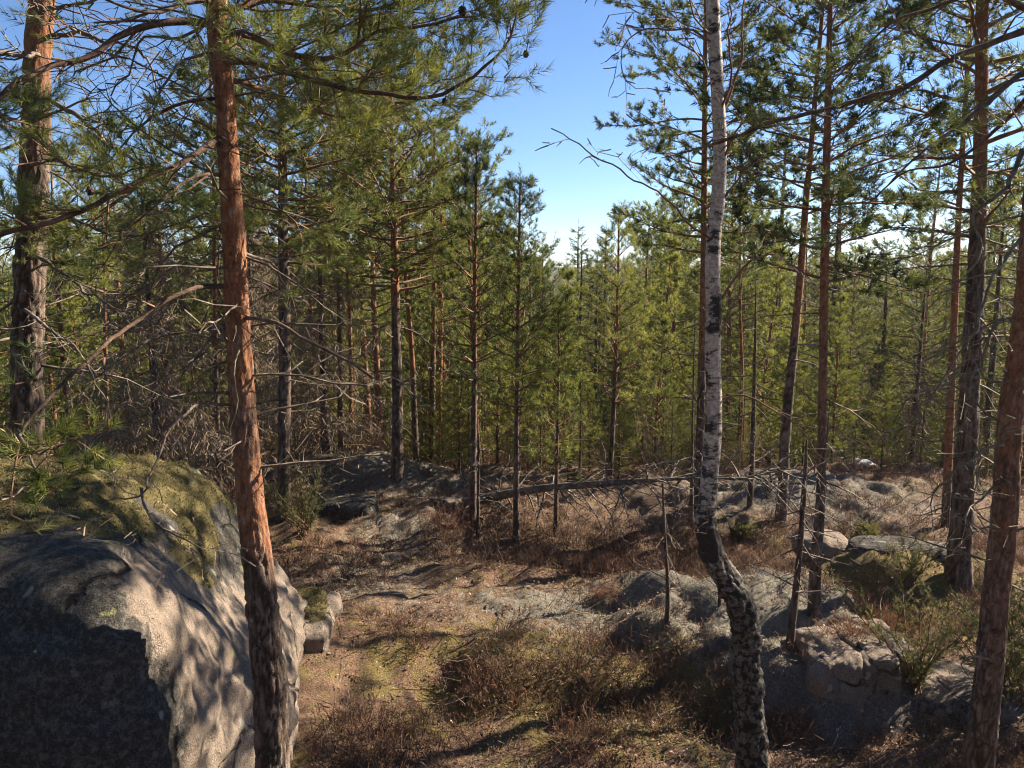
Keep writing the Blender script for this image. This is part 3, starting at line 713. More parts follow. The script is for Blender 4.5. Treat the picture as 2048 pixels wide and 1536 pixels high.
# leaning pine in front of the boulder
B, PB = hero_trunk('pine_tree', 'leaning orange-barked pine standing in front of the big boulder', 'pine',
    [(430, -60, 42), (433, 0, 43), (438, 100, 44), (450, 200, 44), (456, 300, 45), (463, 400, 47), (469, 500, 48), (473, 600, 49), (479, 700, 50), (485, 800, 53), (493, 900, 55), (501, 1000, 58), (512, 1100, 62), (524, 1200, 66), (534, 1300, 68), (541, 1400, 69), (545, 1536, 72)], 3.72, 7.2, M['bark'],
    bark_disp(0.036, 0.17, (2.05, 2.95), 5, 0.0, 0.06, 0.24))
limb(B, [(432, 52, 3.72), (350, 46, 3.6), (260, 66, 3.5), (180, 108, 3.4), (110, 126, 3.3), (50, 150, 3.2), (-30, 205, 3.1)], 0.026, 0.014, 201, True, 1.2, 0.12, 0.75, 0.15, tint=0.35)
limb(B, [(440, 66, 3.72), (500, 74, 3.7), (560, 100, 3.7), (620, 116, 3.7), (690, 104, 3.7), (740, 78, 3.7), (800, 55, 3.65), (870, 40, 3.6), (940, 30, 3.6)], 0.026, 0.007, 202, True, 1.6, 0.85, 0.62, 0.12, tint=0.62, dens=0.12)
limb(B, [(445, 124, 3.72), (500, 124, 3.65), (570, 145, 3.6), (668, 174, 3.55), (764, 188, 3.5), (839, 191, 3.5), (884, 186, 3.5), (942, 160, 3.5), (976, 133, 3.5), (1010, 99, 3.5), (1031, 38, 3.5), (1034, 0, 3.5)], 0.026, 0.006, 203, True, 1.4, 0.6, 0.55, 0.10, tint=0.66, dens=0.12)
limb(B, [(440, 30, 3.72), (520, 0, 3.85), (620, 10, 4.0), (720, 20, 4.1), (830, 0, 4.1), (960, -20, 4.1)], 0.026, 0.007, 204, True, 1.7, 0.85, 0.62, 0.1, tint=0.55, dens=0.12)
limb(B, [(445, 160, 3.75), (510, 170, 4.0), (600, 215, 4.3), (690, 235, 4.5), (790, 215, 4.6), (860, 195, 4.7)], 0.022, 0.006, 205, True, 1.7, 0.9, 0.55, 0.1, tint=0.72, dens=0.12)
limb(B, [(452, 572, 3.72), (400, 576, 3.6), (330, 600, 3.45), (270, 642, 3.35), (215, 690, 3.2), (150, 745, 3.05), (100, 795, 2.95), (60, 835, 2.9), (40, 880, 2.85)], 0.018, 0.010, 206, True, 0.9, 0.12, 0.55, 0.2, tint=0.6)
limb(B, [(482, 634, 3.72), (540, 640, 3.65), (600, 668, 3.6), (650, 700, 3.55), (700, 728, 3.5), (742, 757, 3.5)], 0.016, 0.009, 207, False, 0.4, slen=0.3, start=0.3, mat=M['bark'])
limb(B, [(474, 812, 3.72), (410, 808, 3.6), (370, 828, 3.5), (335, 868, 3.4), (300, 935, 3.25), (282, 975, 3.15), (240, 1010, 3.05), (205, 1040, 3.0), (190, 1085, 2.95)], 0.012, 0.004, 208, False, 1.3, slen=0.40, start=0.62, mat=M['bark'], tmat=M['brown_dead'], dens=0.1)
limb(B, [(282, 975, 3.15), (285, 1010, 3.12), (310, 1045, 3.1), (355, 1080, 3.1), (395, 1120, 3.1)], 0.006, 0.003, 209, False, 1.4, slen=0.35, start=0.3, tmat=M['brown_dead'], dens=0.08)
limb(B, [(465, 496, 3.72), (420, 512, 3.65), (380, 545, 3.6), (340, 600, 3.55)], 0.012, 0.004, 210, False, 2.3, slen=0.5, start=0.2)
limb(B, [(460, 440, 3.72), (410, 470, 3.8), (350, 500, 3.85), (300, 560, 3.9), (250, 590, 3.9)], 0.012, 0.004, 220, False, 2.3, slen=0.55, start=0.1)
limb(B, [(476, 640, 3.72), (430, 665, 3.7), (400, 700, 3.65), (370, 760, 3.6)], 0.008, 0.003, 221, False, 2.3, slen=0.4, start=0.2)
limb(B, [(485, 505, 3.75), (540, 530, 3.9), (580, 590, 4.0), (590, 650, 4.0)], 0.009, 0.003, 222, False, 2.3, slen=0.45, start=0.2)
limb(B, [(446, 100, 3.72), (380, 110, 3.6), (330, 150, 3.5), (300, 210, 3.45), (290, 260, 3.4)], 0.012, 0.003, 223, False, 2.3, slen=0.5, start=0.15)
limb(B, [(440, 30, 3.72), (370, 70, 3.65), (290, 90, 3.6), (240, 150, 3.55), (230, 190, 3.5)], 0.012, 0.003, 224, False, 2.3, slen=0.55, start=0.15)
limb(B, [(455, 350, 3.72), (400, 352, 3.6), (350, 375, 3.5), (300, 420, 3.4), (260, 450, 3.4)], 0.016, 0.005, 211, True, 1.2, 0.6, 0.5, 0.2, tint=0.45)
limb(B, [(452, 270, 3.72), (400, 300, 3.6), (350, 335, 3.5), (290, 362, 3.4), (200, 400, 3.3), (90, 442, 3.2), (-30, 480, 3.1)], 0.022, 0.016, 212, True, 1.4, 0.75, 0.45, 0.2, tint=0.5, dens=0.14)
limb(B, [(448, 195, 3.72), (380, 205, 3.65), (320, 225, 3.6), (270, 265, 3.55), (215, 325, 3.5)], 0.014, 0.004, 213, True, 1.3, 0.15, 0.5, 0.2, tint=0.4)
limb(B, [(462, 380, 3.72), (520, 400, 3.8), (570, 430, 3.8), (600, 470, 3.8)], 0.012, 0.004, 214, True, 1.2, 0.6, 0.4, 0.3, tint=0.55)
limb(B, [(478, 700, 3.64), (468, 730, 3.60), (470, 772, 3.59), (476, 812, 3.58), (462, 850, 3.56), (455, 905, 3.55)], 0.006, 0.003, 215, False, 0.3, slen=0.15, start=0.4, mat=M['lichen_twig'], wob=0.005)
limb(B, [(440, 10, 3.72), (390, 0, 3.6), (320, 20, 3.4), (250, 10, 3.3), (180, -20, 3.2)], 0.02, 0.006, 216, True, 1.4, 0.25, 0.55, 0.1, tint=0.4)
limb(B, [(40, 880, 2.85), (75, 900, 2.6), (110, 890, 2.4), (140, 885, 2.3)], 0.006, 0.003, 217, True, 0.5, 0.8, 0.10, 0.4, tint=0.95, ln=0.05, w=0.0022, k=34, shl=0.05, dens=0.12)
limb(B, [(40, 870, 2.85), (68, 930, 2.6), (60, 970, 2.5), (0, 1000, 2.4), (-20, 1010, 2.4)], 0.006, 0.003, 218, False, 0.8, slen=0.12, start=0.3, tmat=M['brown_dead'])
limb(B, [(60, 960, 2.5), (95, 968, 2.45), (116, 972, 2.4)], 0.003, 0.002, 219, True, 0.4, 1.0, 0.05, 0.6, tint=0.6, shl=0.05, ln=0.05, k=40)
part('crown', pine_crown(PB, 5.4, 7.15, 1.4, 26, 52, 0.45, w=0.003, k=34), [M['twig'], M['needle']], B)
dead_branches(PB, 2.6, 4.7, 26, 0.95, 73, B, M['dead'], 0.14, (-0.3, 0.5), 2.0)
def cone(px, py, Y, s, seed):
    c = at(px, py, Y); D, Q = ico_grid(9); f1, f2, _ = worley(D * 3.2, seed)
    V = D * (s * (0.78 + 0.35 * (1 - sst(0.1, 0.6, f1))))[:, None] * np.array((1, 1, 1.25)) + c
    mb = MB(); mb.add(V, None, Q); mb.sticks([(*c, *(c + (0.01, 0, 0.06)), 0.002, 0.002)]); part('pine_cone', mb, [M['cone']], B)
for i, q in enumerate([(925, 22, 3.55, 0.019), (1052, 108, 3.5, 0.014), (890, 203, 3.5, 0.014), (362, 150, 3.55, 0.020), (780, 100, 3.6, 0.014), (180, 382, 3.3, 0.017), (638, 208, 3.6, 0.013)]): cone(*q, i)

# birch with a crooked foot
def birch_disp(L, th, R):
    q = np.stack([np.cos(th) * R / 0.035, np.sin(th) * R / 0.035, L / 0.05], 1)
    mix = 1 - sst(1.7, 2.8, L); f1, f2, cid = worley(q * (0.8, 0.8, 0.6), 7); cr = 1 - sst(0.05, 0.3, f2 - f1)
    rr = R * (1 + mix * (0.16 * fbm(q * 0.9, 3, 8) - 0.12 * cr) + 0.05 * fbm(q * 0.3, 2, 9) + 0.012 * fbm(q * (1, 1, 3), 2, 3))
    k = 0.5 * mix * cr + (0.35 + 0.9 * np.clip(0.5 + fbm(q * 0.35, 3, 14), 0, 1.3)) * np.clip(0.5 * g2(L, 0 * L, 3.55, 0, 0.16, 1) + 0.45 * g2(L, 0 * L, 3.95, 0, 0.12, 1) + 0.36 * g2(L, 0 * L, 2.75, 0, 0.8, 1) + 0.45 * g2(L, 0 * L, 2.15, 0, 0.12, 1) + 0.35 * g2(L, 0 * L, 4.9, 0, 0.25, 1), 0, 1)
    return rr, dict(mix=mix, crack=np.clip(k, 0, 1))
C, PC = hero_trunk('birch_tree', 'crooked birch with white and black bark bending at its foot', 'birch',
    [(1424, -60, 27), (1425, 0, 28), (1430, 100, 28), (1436, 200, 27), (1440, 300, 27), (1436, 400, 28), (1428, 470, 30), (1425, 550, 31), (1428, 620, 32), (1425, 700, 31), (1428, 800, 33), (1424, 900, 35), (1415, 1000, 38),
     (1412, 1050, 44), (1426, 1110, 52), (1450, 1155, 54), (1478, 1205, 60), (1490, 1262, 60), (1495, 1350, 62), (1500, 1450, 65), (1505, 1536, 68)], 4.5, 7.6, M['birch'], birch_disp, 48, 0.012)
def bl(pts, r0, r1, seed, sub=0.9, slen=0.6, start=0.2, dens=0.14, trop=-0.08):
    limb(C, pts, r0, r1, seed, False, sub, slen=slen, start=start, mat=M['birch_twig'], tmat=M['birch_twig'], tw=0.5, trop=trop, dens=dens)
bl([(1425, 482, 4.5), (1380, 440, 4.4), (1330, 402, 4.3), (1270, 360, 4.2), (1200, 315, 4.15), (1150, 277, 4.1), (1095, 262, 4.1)], 0.010, 0.0018, 301, 0.7, 0.45, 0.35, 0.16, -0.12)
bl([(1438, 275, 4.5), (1448, 180, 4.45), (1455, 90, 4.4), (1462, 0, 4.4), (1466, -60, 4.4)], 0.012, 0.006, 302, 0.7, 0.6)
bl([(1452, 210, 4.5), (1475, 110, 4.5), (1500, 0, 4.5), (1510, -40, 4.5)], 0.013, 0.006, 303, 0.7, 0.6)
bl([(1425, 70, 4.5), (1395, 45, 4.4), (1375, -20, 4.3)], 0.010, 0.005, 304, 1.0, 0.8)
bl([(1430, 90, 4.5), (1380, 60, 4.4), (1300, 55, 4.3), (1262, 90, 4.2), (1270, 150, 4.2), (1300, 185, 4.2)], 0.007, 0.0016, 305, 0.8, 0.4)
bl([(1428, 620, 4.5), (1460, 560, 4.5), (1500, 520, 4.5), (1545, 510, 4.5), (1590, 540, 4.5), (1640, 600, 4.5)], 0.008, 0.0016, 306, 0.8, 0.5)
bl([(1428, 700, 4.5), (1470, 600, 4.4), (1510, 530, 4.35), (1550, 480, 4.3)], 0.006, 0.0016, 307, 0.7, 0.5)
bl([(1425, 860, 4.5), (1380, 790, 4.45), (1350, 730, 4.4), (1330, 690, 4.4)], 0.006, 0.0016, 308, 0.9, 0.4)
bl([(1428, 800, 4.5), (1490, 790, 4.45), (1560, 820, 4.4), (1620, 880, 4.4), (1650, 960, 4.4)], 0.007, 0.0016, 309, 0.9, 0.5)
bl([(1440, 330, 4.5), (1490, 260, 4.4), (1540, 235, 4.3), (1580, 260, 4.3)], 0.008, 0.002, 310, 0.9, 0.6)
bl([(1432, 420, 4.5), (1480, 350, 4.5), (1530, 320, 4.5), (1570, 350, 4.5)], 0.008, 0.002, 311, 0.9, 0.5)
bl([(1425, 0, 4.5), (1350, -40, 4.4), (1270, -30, 4.3), (1230, 10, 4.2)], 0.008, 0.002, 312, 1.1, 0.5)
bl([(1412, 1010, 4.5), (1370, 1015, 4.4), (1330, 1060, 4.35), (1320, 1100, 4.3)], 0.006, 0.002, 313, 0.8, 0.3)

# pine at the right border
D_, PD = hero_trunk('pine_tree', 'reddish-brown pine with a sunlit rim leaning out of frame', 'pine',
    [(2092, -60, 40), (2086, 100, 42), (2074, 300, 46), (2066, 420, 48), (2058, 536, 50), (2046, 660, 52), (2022, 829, 54), (2011, 1000, 56), (2002, 1100, 57), (1991, 1200, 57), (1982, 1300, 58), (1972, 1400, 58), (1959, 1536, 60)],
    4.25, 8.6, M['bark'], bark_disp(0.032, 0.11, (1.0, 3.6), 12, 0.0, 0.05))
limb(D_, [(2056, 60, 4.25), (1990, 85, 4.2), (1900, 120, 4.15), (1800, 180, 4.1), (1740, 196, 4.1), (1680, 210, 4.05), (1600, 226, 4.0), (1540, 246, 4.0), (1485, 275, 4.0), (1445, 292, 4.0)], 0.028, 0.012, 401, True, 1.0, 0.22, 0.6, 0.1, tint=0.3)
limb(D_, [(2054, 140, 4.25), (1990, 190, 4.1), (1955, 225, 4.0), (1900, 265, 3.9), (1840, 315, 3.85), (1790, 370, 3.8)], 0.026, 0.006, 402, True, 1.2, 0.3, 0.7, 0.15, tint=0.35)
limb(D_, [(2045, 300, 4.25), (2000, 380, 4.1), (1965, 425, 4.0), (1970, 480, 3.95), (1920, 530, 3.9)], 0.022, 0.007, 403, False, 2.0, slen=0.5, start=0.15, mat=M['lichen_twig'], tmat=M['lichen_twig'])
limb(D_, [(2018, 762, 4.2), (1960, 752, 4.1), (1915, 748, 4.0), (1870, 768, 3.95), (1830, 800, 3.9), (1800, 850, 3.9)], 0.013, 0.004, 404, False, 2.0, slen=0.5, start=0.2, mat=M['lichen_twig'], tmat=M['lichen_twig'])
limb(D_, [(2006, 890, 4.2), (1950, 905, 4.1), (1910, 935, 4.0), (1880, 990, 4.0), (1870, 1040, 4.0)], 0.012, 0.004, 405, False, 2.0, slen=0.5, start=0.15, mat=M['lichen_twig'], tmat=M['lichen_twig'])
limb(D_, [(1995, 1055, 4.2), (1970, 1050, 4.1), (1940, 1080, 4.05), (1905, 1110, 4.0)], 0.010, 0.004, 406, False, 1.2, slen=0.3, start=0.2, mat=M['lichen_twig'], tmat=M['lichen_twig'])
limb(D_, [(2040, 480, 4.25), (1990, 560, 4.0), (1960, 640, 3.9), (1900, 730, 3.85), (1840, 830, 3.8), (1790, 900, 3.8)], 0.016, 0.004, 407, False, 2.0, slen=0.55, start=0.15, mat=M['lichen_twig'], tmat=M['dead'])
limb(D_, [(2030, 640, 4.25), (1985, 660, 4.1), (1940, 820, 4.0), (1960, 930, 3.95), (1945, 1010, 3.9)], 0.013, 0.004, 408, False, 2.0, slen=0.4, start=0.15, mat=M['lichen_twig'], tmat=M['lichen_twig'])
limb(D_, [(1985, 1320, 4.2), (1950, 1320, 4.15), (1915, 1340, 4.1)], 0.009, 0.004, 409, False, 0.5, slen=0.15, start=0.3, mat=M['dead'])
limb(D_, [(2056, 20, 4.25), (1980, -10, 4.1), (1880, 10, 4.0), (1800, 40, 3.95), (1740, 90, 3.9), (1700, 130, 3.9)], 0.024, 0.006, 410, True, 1.2, 0.35, 0.7, 0.1, tint=0.35)
limb(D_, [(2050, 200, 4.3), (1990, 260, 4.6), (1900, 330, 4.8), (1820, 340, 4.9), (1740, 400, 5.0)], 0.02, 0.006, 411, True, 1.2, 0.5, 0.6, 0.2, tint=0.4)
dead_branches(PD, 1.7, 4.4, 16, 0.95, 74, D_, M['lichen_twig'], 0.14, (-0.4, 0.4), 2.0)
part('crown', pine_crown(PD, 5.6, 8.55, 1.4, 28, 54, 0.4), [M['twig'], M['needle']], D_)

# ------------------------------------------------------------------ middle-distance trees, each with its own trunk line
def gy_(px, py): return ground_hit(px, py)[1]
T = simple_tree
T('pine_tree', 'slim straight pine with red-brown rim-lit trunk just behind the shelf', [(1662, -40, 11), (1656, 200, 14), (1652, 380, 17), (1650, 500, 18), (1648, 600, 18), (1645, 800, 18), (1641, 1000, 20), (1632, 1120, 23), (1628, 1225, 27)], gy_(1628, 1228), 9.2,
  (3.4, 1.25, 84), 0.36, 501, (1.2, 3.0), dead=(1.5, 3.7, 12, 0.9), needle=(0.060, 0.0085, 22), need=1.0)
T('pine_tree', 'dark slanting pine trunk on the outcrop behind the slim red pine', [(1622, 300, 12), (1612, 400, 14), (1602, 540, 16), (1587, 700, 19), (1574, 830, 21), (1562, 1040, 24)], gy_(1560, 1043), 7.8,
  (4.2, 1.05, 46), 0.5, 502, (2.6, 3.4), dead=(1.4, 4.4, 9, 0.8), needle=(0.060, 0.0085, 22), need=1.0)
T('pine_tree', 'thick dark double-stemmed pine at the edge of the slab rock', [(1966, -40, 26), (1962, 250, 30), (1955, 480, 36), (1944, 700, 42), (1932, 900, 46), (1916, 1165, 54)], gy_(1915, 1165), 10.0,
  (3.7, 1.6, 64), 0.5, 503, (3.2, 5.0), dead=(0.9, 4.0, 22, 1.3), deadmat=M['lichen_twig'], seg=32, needle=(0.060, 0.0085, 22), need=1.0)
T('pine_tree', 'thin brick-red pine trunk standing tight beside the thick dark pine', [(1918, 420, 13), (1910, 600, 16), (1902, 800, 18), (1893, 1000, 19), (1888, 1120, 21)], gy_(1888, 1090) + 0.6, 8.0,
  (4.2, 1.2, 30), 0.45, 504, (0.6, 1.6), dead=(1.5, 4.0, 6, 0.7))
T('pine_tree', 'broad bluish pine whose trunk hides behind the birch', [(1412, -40, 8), (1409, 300, 12), (1407, 600, 15), (1402, 800, 17), (1396, 1020, 20)], gy_(1396, 1022), 9.4,
  (3.7, 1.5, 96), 0.34, 505, (1.4, 3.0), dead=(1.3, 4.0, 12, 0.9), needle=(0.060, 0.0085, 22), need=1.0)
T('pine_tree', 'dark-trunked pine rising right beside the leaning orange pine', [(563, 150, 13), (565, 300, 17), (567, 500, 22), (570, 700, 25), (568, 900, 26), (566, 1040, 29)], gy_(566, 1042), 7.6,
  (3.6, 1.6, 78), 0.72, 506, (4.6, 6.0), dead=(1.2, 4.2, 18, 1.2), seg=28)
T('pine_tree', 'sturdy pine with dark foot and orange upper stem on the pale outcrop', [(783, 230, 8), (786, 380, 11), (790, 560, 17), (793, 700, 20), (795, 860, 23), (795, 985, 27)], gy_(795, 985) + 0.2, 6.8,
  (3.2, 1.75, 84), 0.8, 507, (2.9, 3.4), dead=(1.2, 3.6, 14, 1.1), seg=28)
T('young_pine', 'tall slender young pine with spiky top, first of the sapling trio', [(953, 296, 3), (952, 420, 6), (949, 600, 10), (948, 800, 12), (945, 1050, 15)], gy_(945, 1050), None,
  (2.0, 0.80, 70), 0.50, 508, (1.6, 3.4), True, dead=(0.5, 2.4, 12, 0.6), rtop=0.006, bare=0.12, sub=1.35, need=0.95, needle=(0.058, 0.0066, 20))
T('young_pine', 'young pine with narrow pointed crown, middle of the sapling trio', [(1040, 370, 3), (1038, 500, 6), (1035, 700, 9), (1033, 900, 11), (1032, 1085, 14)], gy_(1032, 1085), None,
  (1.7, 0.78, 70), 0.52, 509, (1.6, 3.4), True, dead=(0.4, 2.1, 12, 0.55), rtop=0.006, bare=0.12, sub=1.35, need=0.95, needle=(0.058, 0.0066, 20))
T('young_pine', 'shortest dark young pine, last of the sapling trio', [(1118, 612, 2), (1117, 750, 5), (1114, 900, 7), (1111, 1072, 10)], gy_(1111, 1072), None,
  (0.9, 0.55, 46), 0.40, 510, (1.2, 2.4), True, dead=(0.3, 1.2, 8, 0.4), rtop=0.005, bare=0.12, sub=1.35, need=0.95, needle=(0.058, 0.0066, 20))
T('young_pine', 'sunny yellow-green young pine behind the log end', [(1238, 430, 3), (1235, 600, 6), (1228, 800, 9), (1218, 1000, 11)], gy_(1218, 985) + 1.0, None,
  (1.3, 1.0, 66), 0.8, 511, (1.4, 3.0), True, dead=(0.3, 1.8, 8, 0.6), rtop=0.006, bare=0.12, sub=1.35, need=0.95, needle=(0.058, 0.0066, 20))
T('pine_tree', 'orange-lit pine stem leaning just behind the tallest sapling', [(940, 520, 7), (946, 700, 10), (952, 850, 13), (962, 985, 16)], 13.2, 5.6, (2.6, 1.3, 34), 0.7, 512, (0.9, 1.6), dead=(0.8, 2.6, 6, 0.8))
T('pine_tree', 'thin bent orange pine stem beside the sturdy outcrop pine', [(812, 560, 8), (822, 680, 10), (828, 800, 12), (834, 990, 16)], 13.0, 5.8, (3.4, 1.1, 30), 0.7, 513, (1.4, 2.3), dead=(0.9, 3.2, 6, 0.8))
T('pine_tree', 'dark stem of the close pair of pines behind the outcrop', [(868, 560, 9), (866, 700, 11), (864, 850, 13), (860, 990, 14)], 13.6, 5.8, (3.2, 1.1, 30), 0.62, 514, (1.8, 3.0), dead=(0.9, 3.0, 6, 0.8))
T('pine_tree', 'orange stem of the close pair of pines behind the outcrop', [(882, 600, 9), (880, 700, 11), (878, 850, 13), (880, 990, 16)], 13.9, 5.6, (3.0, 1.1, 30), 0.66, 515, (0.7, 1.3), dead=(0.9, 3.0, 5, 0.8))
T('pine_tree', 'slim brown pine stem between boulder and leaning pine', [(428, 420, 6), (430, 600, 9), (433, 800, 11), (438, 960, 13)], 11.2, 6.4, (4.0, 1.2, 34), 0.62, 516, (1.6, 2.6), dead=(0.8, 3.6, 8, 0.8))
T('pine_tree', 'bright orange thin pine stem behind the dead branches over the boulder', [(208, 520, 6), (210, 650, 7), (214, 800, 8), (220, 950, 10)], 13.0, 5.8, (3.0, 1.2, 34), 0.72, 517, (0.3, 0.8), dead=(0.8, 2.8, 5, 0.7))
T('pine_tree', 'thin orange pine stem with dark foot beside the brown dead spruce', [(690, 480, 6), (698, 600, 7), (702, 780, 9), (702, 980, 10)], 13.3, 6.2, (3.6, 1.1, 34), 0.68, 518, (0.9, 1.9), dead=(0.8, 3.4, 6, 0.7))
T('pine_tree', 'dark thin pine stem left of the sturdy outcrop pine', [(672, 480, 7), (678, 600, 9), (680, 780, 11), (682, 985, 13)], 12.9, 6.4, (3.9, 1.2, 34), 0.6, 519, (3.0, 4.0), dead=(0.8, 3.4, 6, 0.7))
T('pine_tree', 'red thin pine stem lit on one edge between birch and slanting pine', [(1480, 600, 6), (1484, 750, 7), (1480, 900, 9), (1476, 1000, 10)], 14.5, 5.6, (2.8, 1.1, 34), 0.6, 520, (0.2, 0.7), dead=(0.5, 2.6, 6, 0.7))

# dead saplings and dry spruces
def dead_sapling(label, pts, Y, ztop, seed, n, L, mat, z0=0.3, name='dead_sapling', cat='dead tree', elr=(-0.6, 0.2), sub=1.6):
    P, zb = trunk_line(pts, Y, None, ztop, 0.004, 0.06); root = thing(name, label, cat, (P[0, 0], P[0, 1], zb))
    mb = MB(); mb.tube(P[:, :3], P[:, 3], 10, 0, bark_disp(0.03, 0.1, (9, 10), seed)); part('trunk', mb, [M['bark']], root)
    dead_branches(P, zb + z0, P[-1, 2] - 0.05, n, L, seed, root, mat, 0.4, elr, sub)
    return root
dead_sapling('thin leafless sapling casting a long shadow beside the birch', [(1325, 965, 4), (1330, 1080, 7), (1335, 1160, 8), (1335, 1252, 10)], gy_(1335, 1252), None, 601, 14, 0.38, M['dead'])
dead_sapling('dead young spruce with hanging grey twigs on the lichen shelf', [(1614, 880, 4), (1608, 980, 10), (1598, 1120, 13), (1584, 1250, 16), (1577, 1300, 18)], gy_(1577, 1302), None, 602, 30, 0.55, M['dead'], 0.5)
dead_sapling('small bare stem among the heather under the fallen log', [(958, 870, 3), (957, 960, 6), (955, 1075, 8)], gy_(955, 1078), None, 603, 10, 0.3, M['dead'])
dead_sapling('thin grey stem just left of the birch by the log tip', [(1385, 860, 5), (1384, 950, 7), (1382, 1040, 10)], gy_(1382, 1042), 3.0, 604, 12, 0.5, M['dead'])
dead_sapling('short bare stick of a sapling in front of the birch bend', [(1438, 1130, 4), (1440, 1210, 7)], gy_(1440, 1212), None, 605, 4, 0.15, M['dead'], 0.05)
dead_sapling('tall dry thin stem with many twigs behind the dead young spruce', [(1512, 560, 2), (1510, 700, 6), (1506, 860, 10), (1500, 1010, 12)], gy_(1500, 1012), None, 606, 26, 0.7, M['dead'])
def dead_spruce(label, px, py, Y, h, R, seed):
    p = at(px, py, Y); zb = zt1(p[0], p[1]); root = thing('dead_spruce', label, 'dead tree', (p[0], p[1], zb))
    z = np.linspace(zb - 0.1, zb + h, 40); P = np.stack([p[0] + 0 * z, p[1] + 0 * z, z, np.linspace(0.09, 0.01, 40)], 1)
    mb = MB(); mb.tube(P[:, :3], P[:, 3], 10, 0, bark_disp(0.04, 0.1, (9, 10), seed)); part('trunk', mb, [M['bark']], root)
    g = G(seed); rr = g.r
    for i in range(85):
        t = (i + rr.random()) / 85; q = interp_z(P, zb + 0.2 + (h - 0.3) * t); az = i * 2.4 + rr.uniform(-.4, .4); el = rr.uniform(-0.45, 0.05)
        L = R * (0.25 + 0.85 * (1 - t)) * rr.uniform(0.6, 1.1)
        for w_, d2, f in g.path(tuple(q[:3]), (cos(az) * cos(el), sin(az) * cos(el), sin(el)), L, 0.010, 0.003, max(4, int(L / 0.12)), 0.08, 0.015):
            if f < 0.2: continue
            for _ in range(3):
                sd = g.side(d2, rr.uniform(0.5, 1.2), 0.8); sd = nrm3((sd[0], sd[1], sd[2] - 0.5))
                for q3, d3, f3 in g.path(w_, sd, rr.uniform(0.18, 0.45), 0.0044, 0.003, 3, 0.2, -0.12):
                    for _ in range(3): g.path(q3, nrm3((rr.gauss(0, .5), rr.gauss(0, .5), -0.6)), rr.uniform(0.08, 0.2), 0.0042, 0.0025, 1, 0.1)
    mb = MB(); mb.sticks(g.arr()[0]); part('crown', mb, [M['dead_spruce']], root)
dead_spruce('brown needleless spruce drooping behind the boulder top', 318, 900, 10.5, 4.4, 1.35, 621)
dead_spruce('brown withered spruce drooping over the pale outcrop', 655, 980, 12.9, 4.4, 1.45, 622)
dead_spruce('grey-brown withered spruce half hidden behind the dark-trunked pine', 520, 950, 14.6, 4.8, 1.2, 623)

# fallen log
lg = thing('fallen_log', 'grey fallen pine log with broken branches propped above the heather', 'log', at(905, 1030, 11.2))
LP = resample(smooth(np.array([at(868, 1014, 11.3), at(960, 1000, 11.0), at(1060, 980, 10.6), at(1180, 969, 10.2), at(1300, 961, 9.8), at(1372, 957, 9.6), at(1480, 955, 9.3), at(1592, 936, 9.1)]), 8), 0.05)
mb = MB(); mb.tube(LP, np.interp(np.linspace(0, 1, len(LP)), [0, 0.6, 0.75, 1], [0.07, 0.04, 0.014, 0.006]), 18, 0, lambda L, th, R: (R * (1 + 0.12 * fbm(np.stack([np.cos(th) * 2, np.sin(th) * 2, L * 2], 1), 3, 4)), {})); part('stem', mb, [M['log']], lg)
rr = random.Random(8)
for i in range(64):
    k = int((0.10 + 0.88 * i / 64) * len(LP)); g = G(700 + i); a = rr.uniform(-1.2, 1.2); dn = rr.uniform(-1.0, 0.1) if i % 4 else 0.5
    g.deadb(tuple(LP[k]), nrm3((0.45 + rr.gauss(0, .3), a, dn)), rr.uniform(0.6, 1.25), 0.016, 1.6, 0.2, -0.05, 0.1, 0.5)
    mb = MB(); mb.sticks(g.arr()[0]); part('broken_branch', mb, [M['log']], lg)
g = G(799)
for k in range(5):
    p = at(840 + 14 * k, 1016 - 3 * k, 11.4); q = at(760 + 25 * k, 990 + 2 * k, 12.0); g.path(tuple(p), nrm3(tuple(q - p)), 1.0, 0.012, 0.004, 6, 0.12)
mb = MB(); mb.sticks(g.arr()[0]); solo('brushwood', mb, [M['log']], 'loose dry sticks heaped at the butt of the fallen log', 'sticks', at(845, 1016, 11.4))

# ------------------------------------------------------------------ forest kinds (each built once, standing at its own place, then copied)
def var_root(name, label): return thing(name, label, 'tree', (0, 0, 0))
def straight(h, r, seed, lean=0.02, n=60):
    z = np.linspace(-0.3, h, n); q = np.stack([z * 0.15 + seed, z * 0, z * 0], 1)
    return np.stack([0.25 * vn(q, 1) * z / h + lean * z, 0.25 * vn(q + 9, 2) * z / h, z, r * (1 - z / h) ** 0.75 + 0.008], 1)
def var_pine(h, r, zb, R, nb, seed, tint, young=False, zm=(2.0, 4.0), nd=14, k=(0.080, 0.015, 13)):
    P = straight(h, r, seed); root = thing('pine_tree', 'x', 'pine'); mb = MB(); mb.tube(P[:, :3], P[:, 3], 10, 0, bark_disp(0.06, 0.12, zm, seed)); part('trunk', mb, [M['bark']], root)
    part('crown', pine_crown(P, zb, h, R, nb, seed, tint, None, *k, 2.1, young, 0.97, 0.15, 0.12), [M['twig'], M['needle_far']], root)
    if nd: dead_branches(P, 1.0, zb, nd, R * 0.7, seed, root, M['dead'], joined=True)
    return root
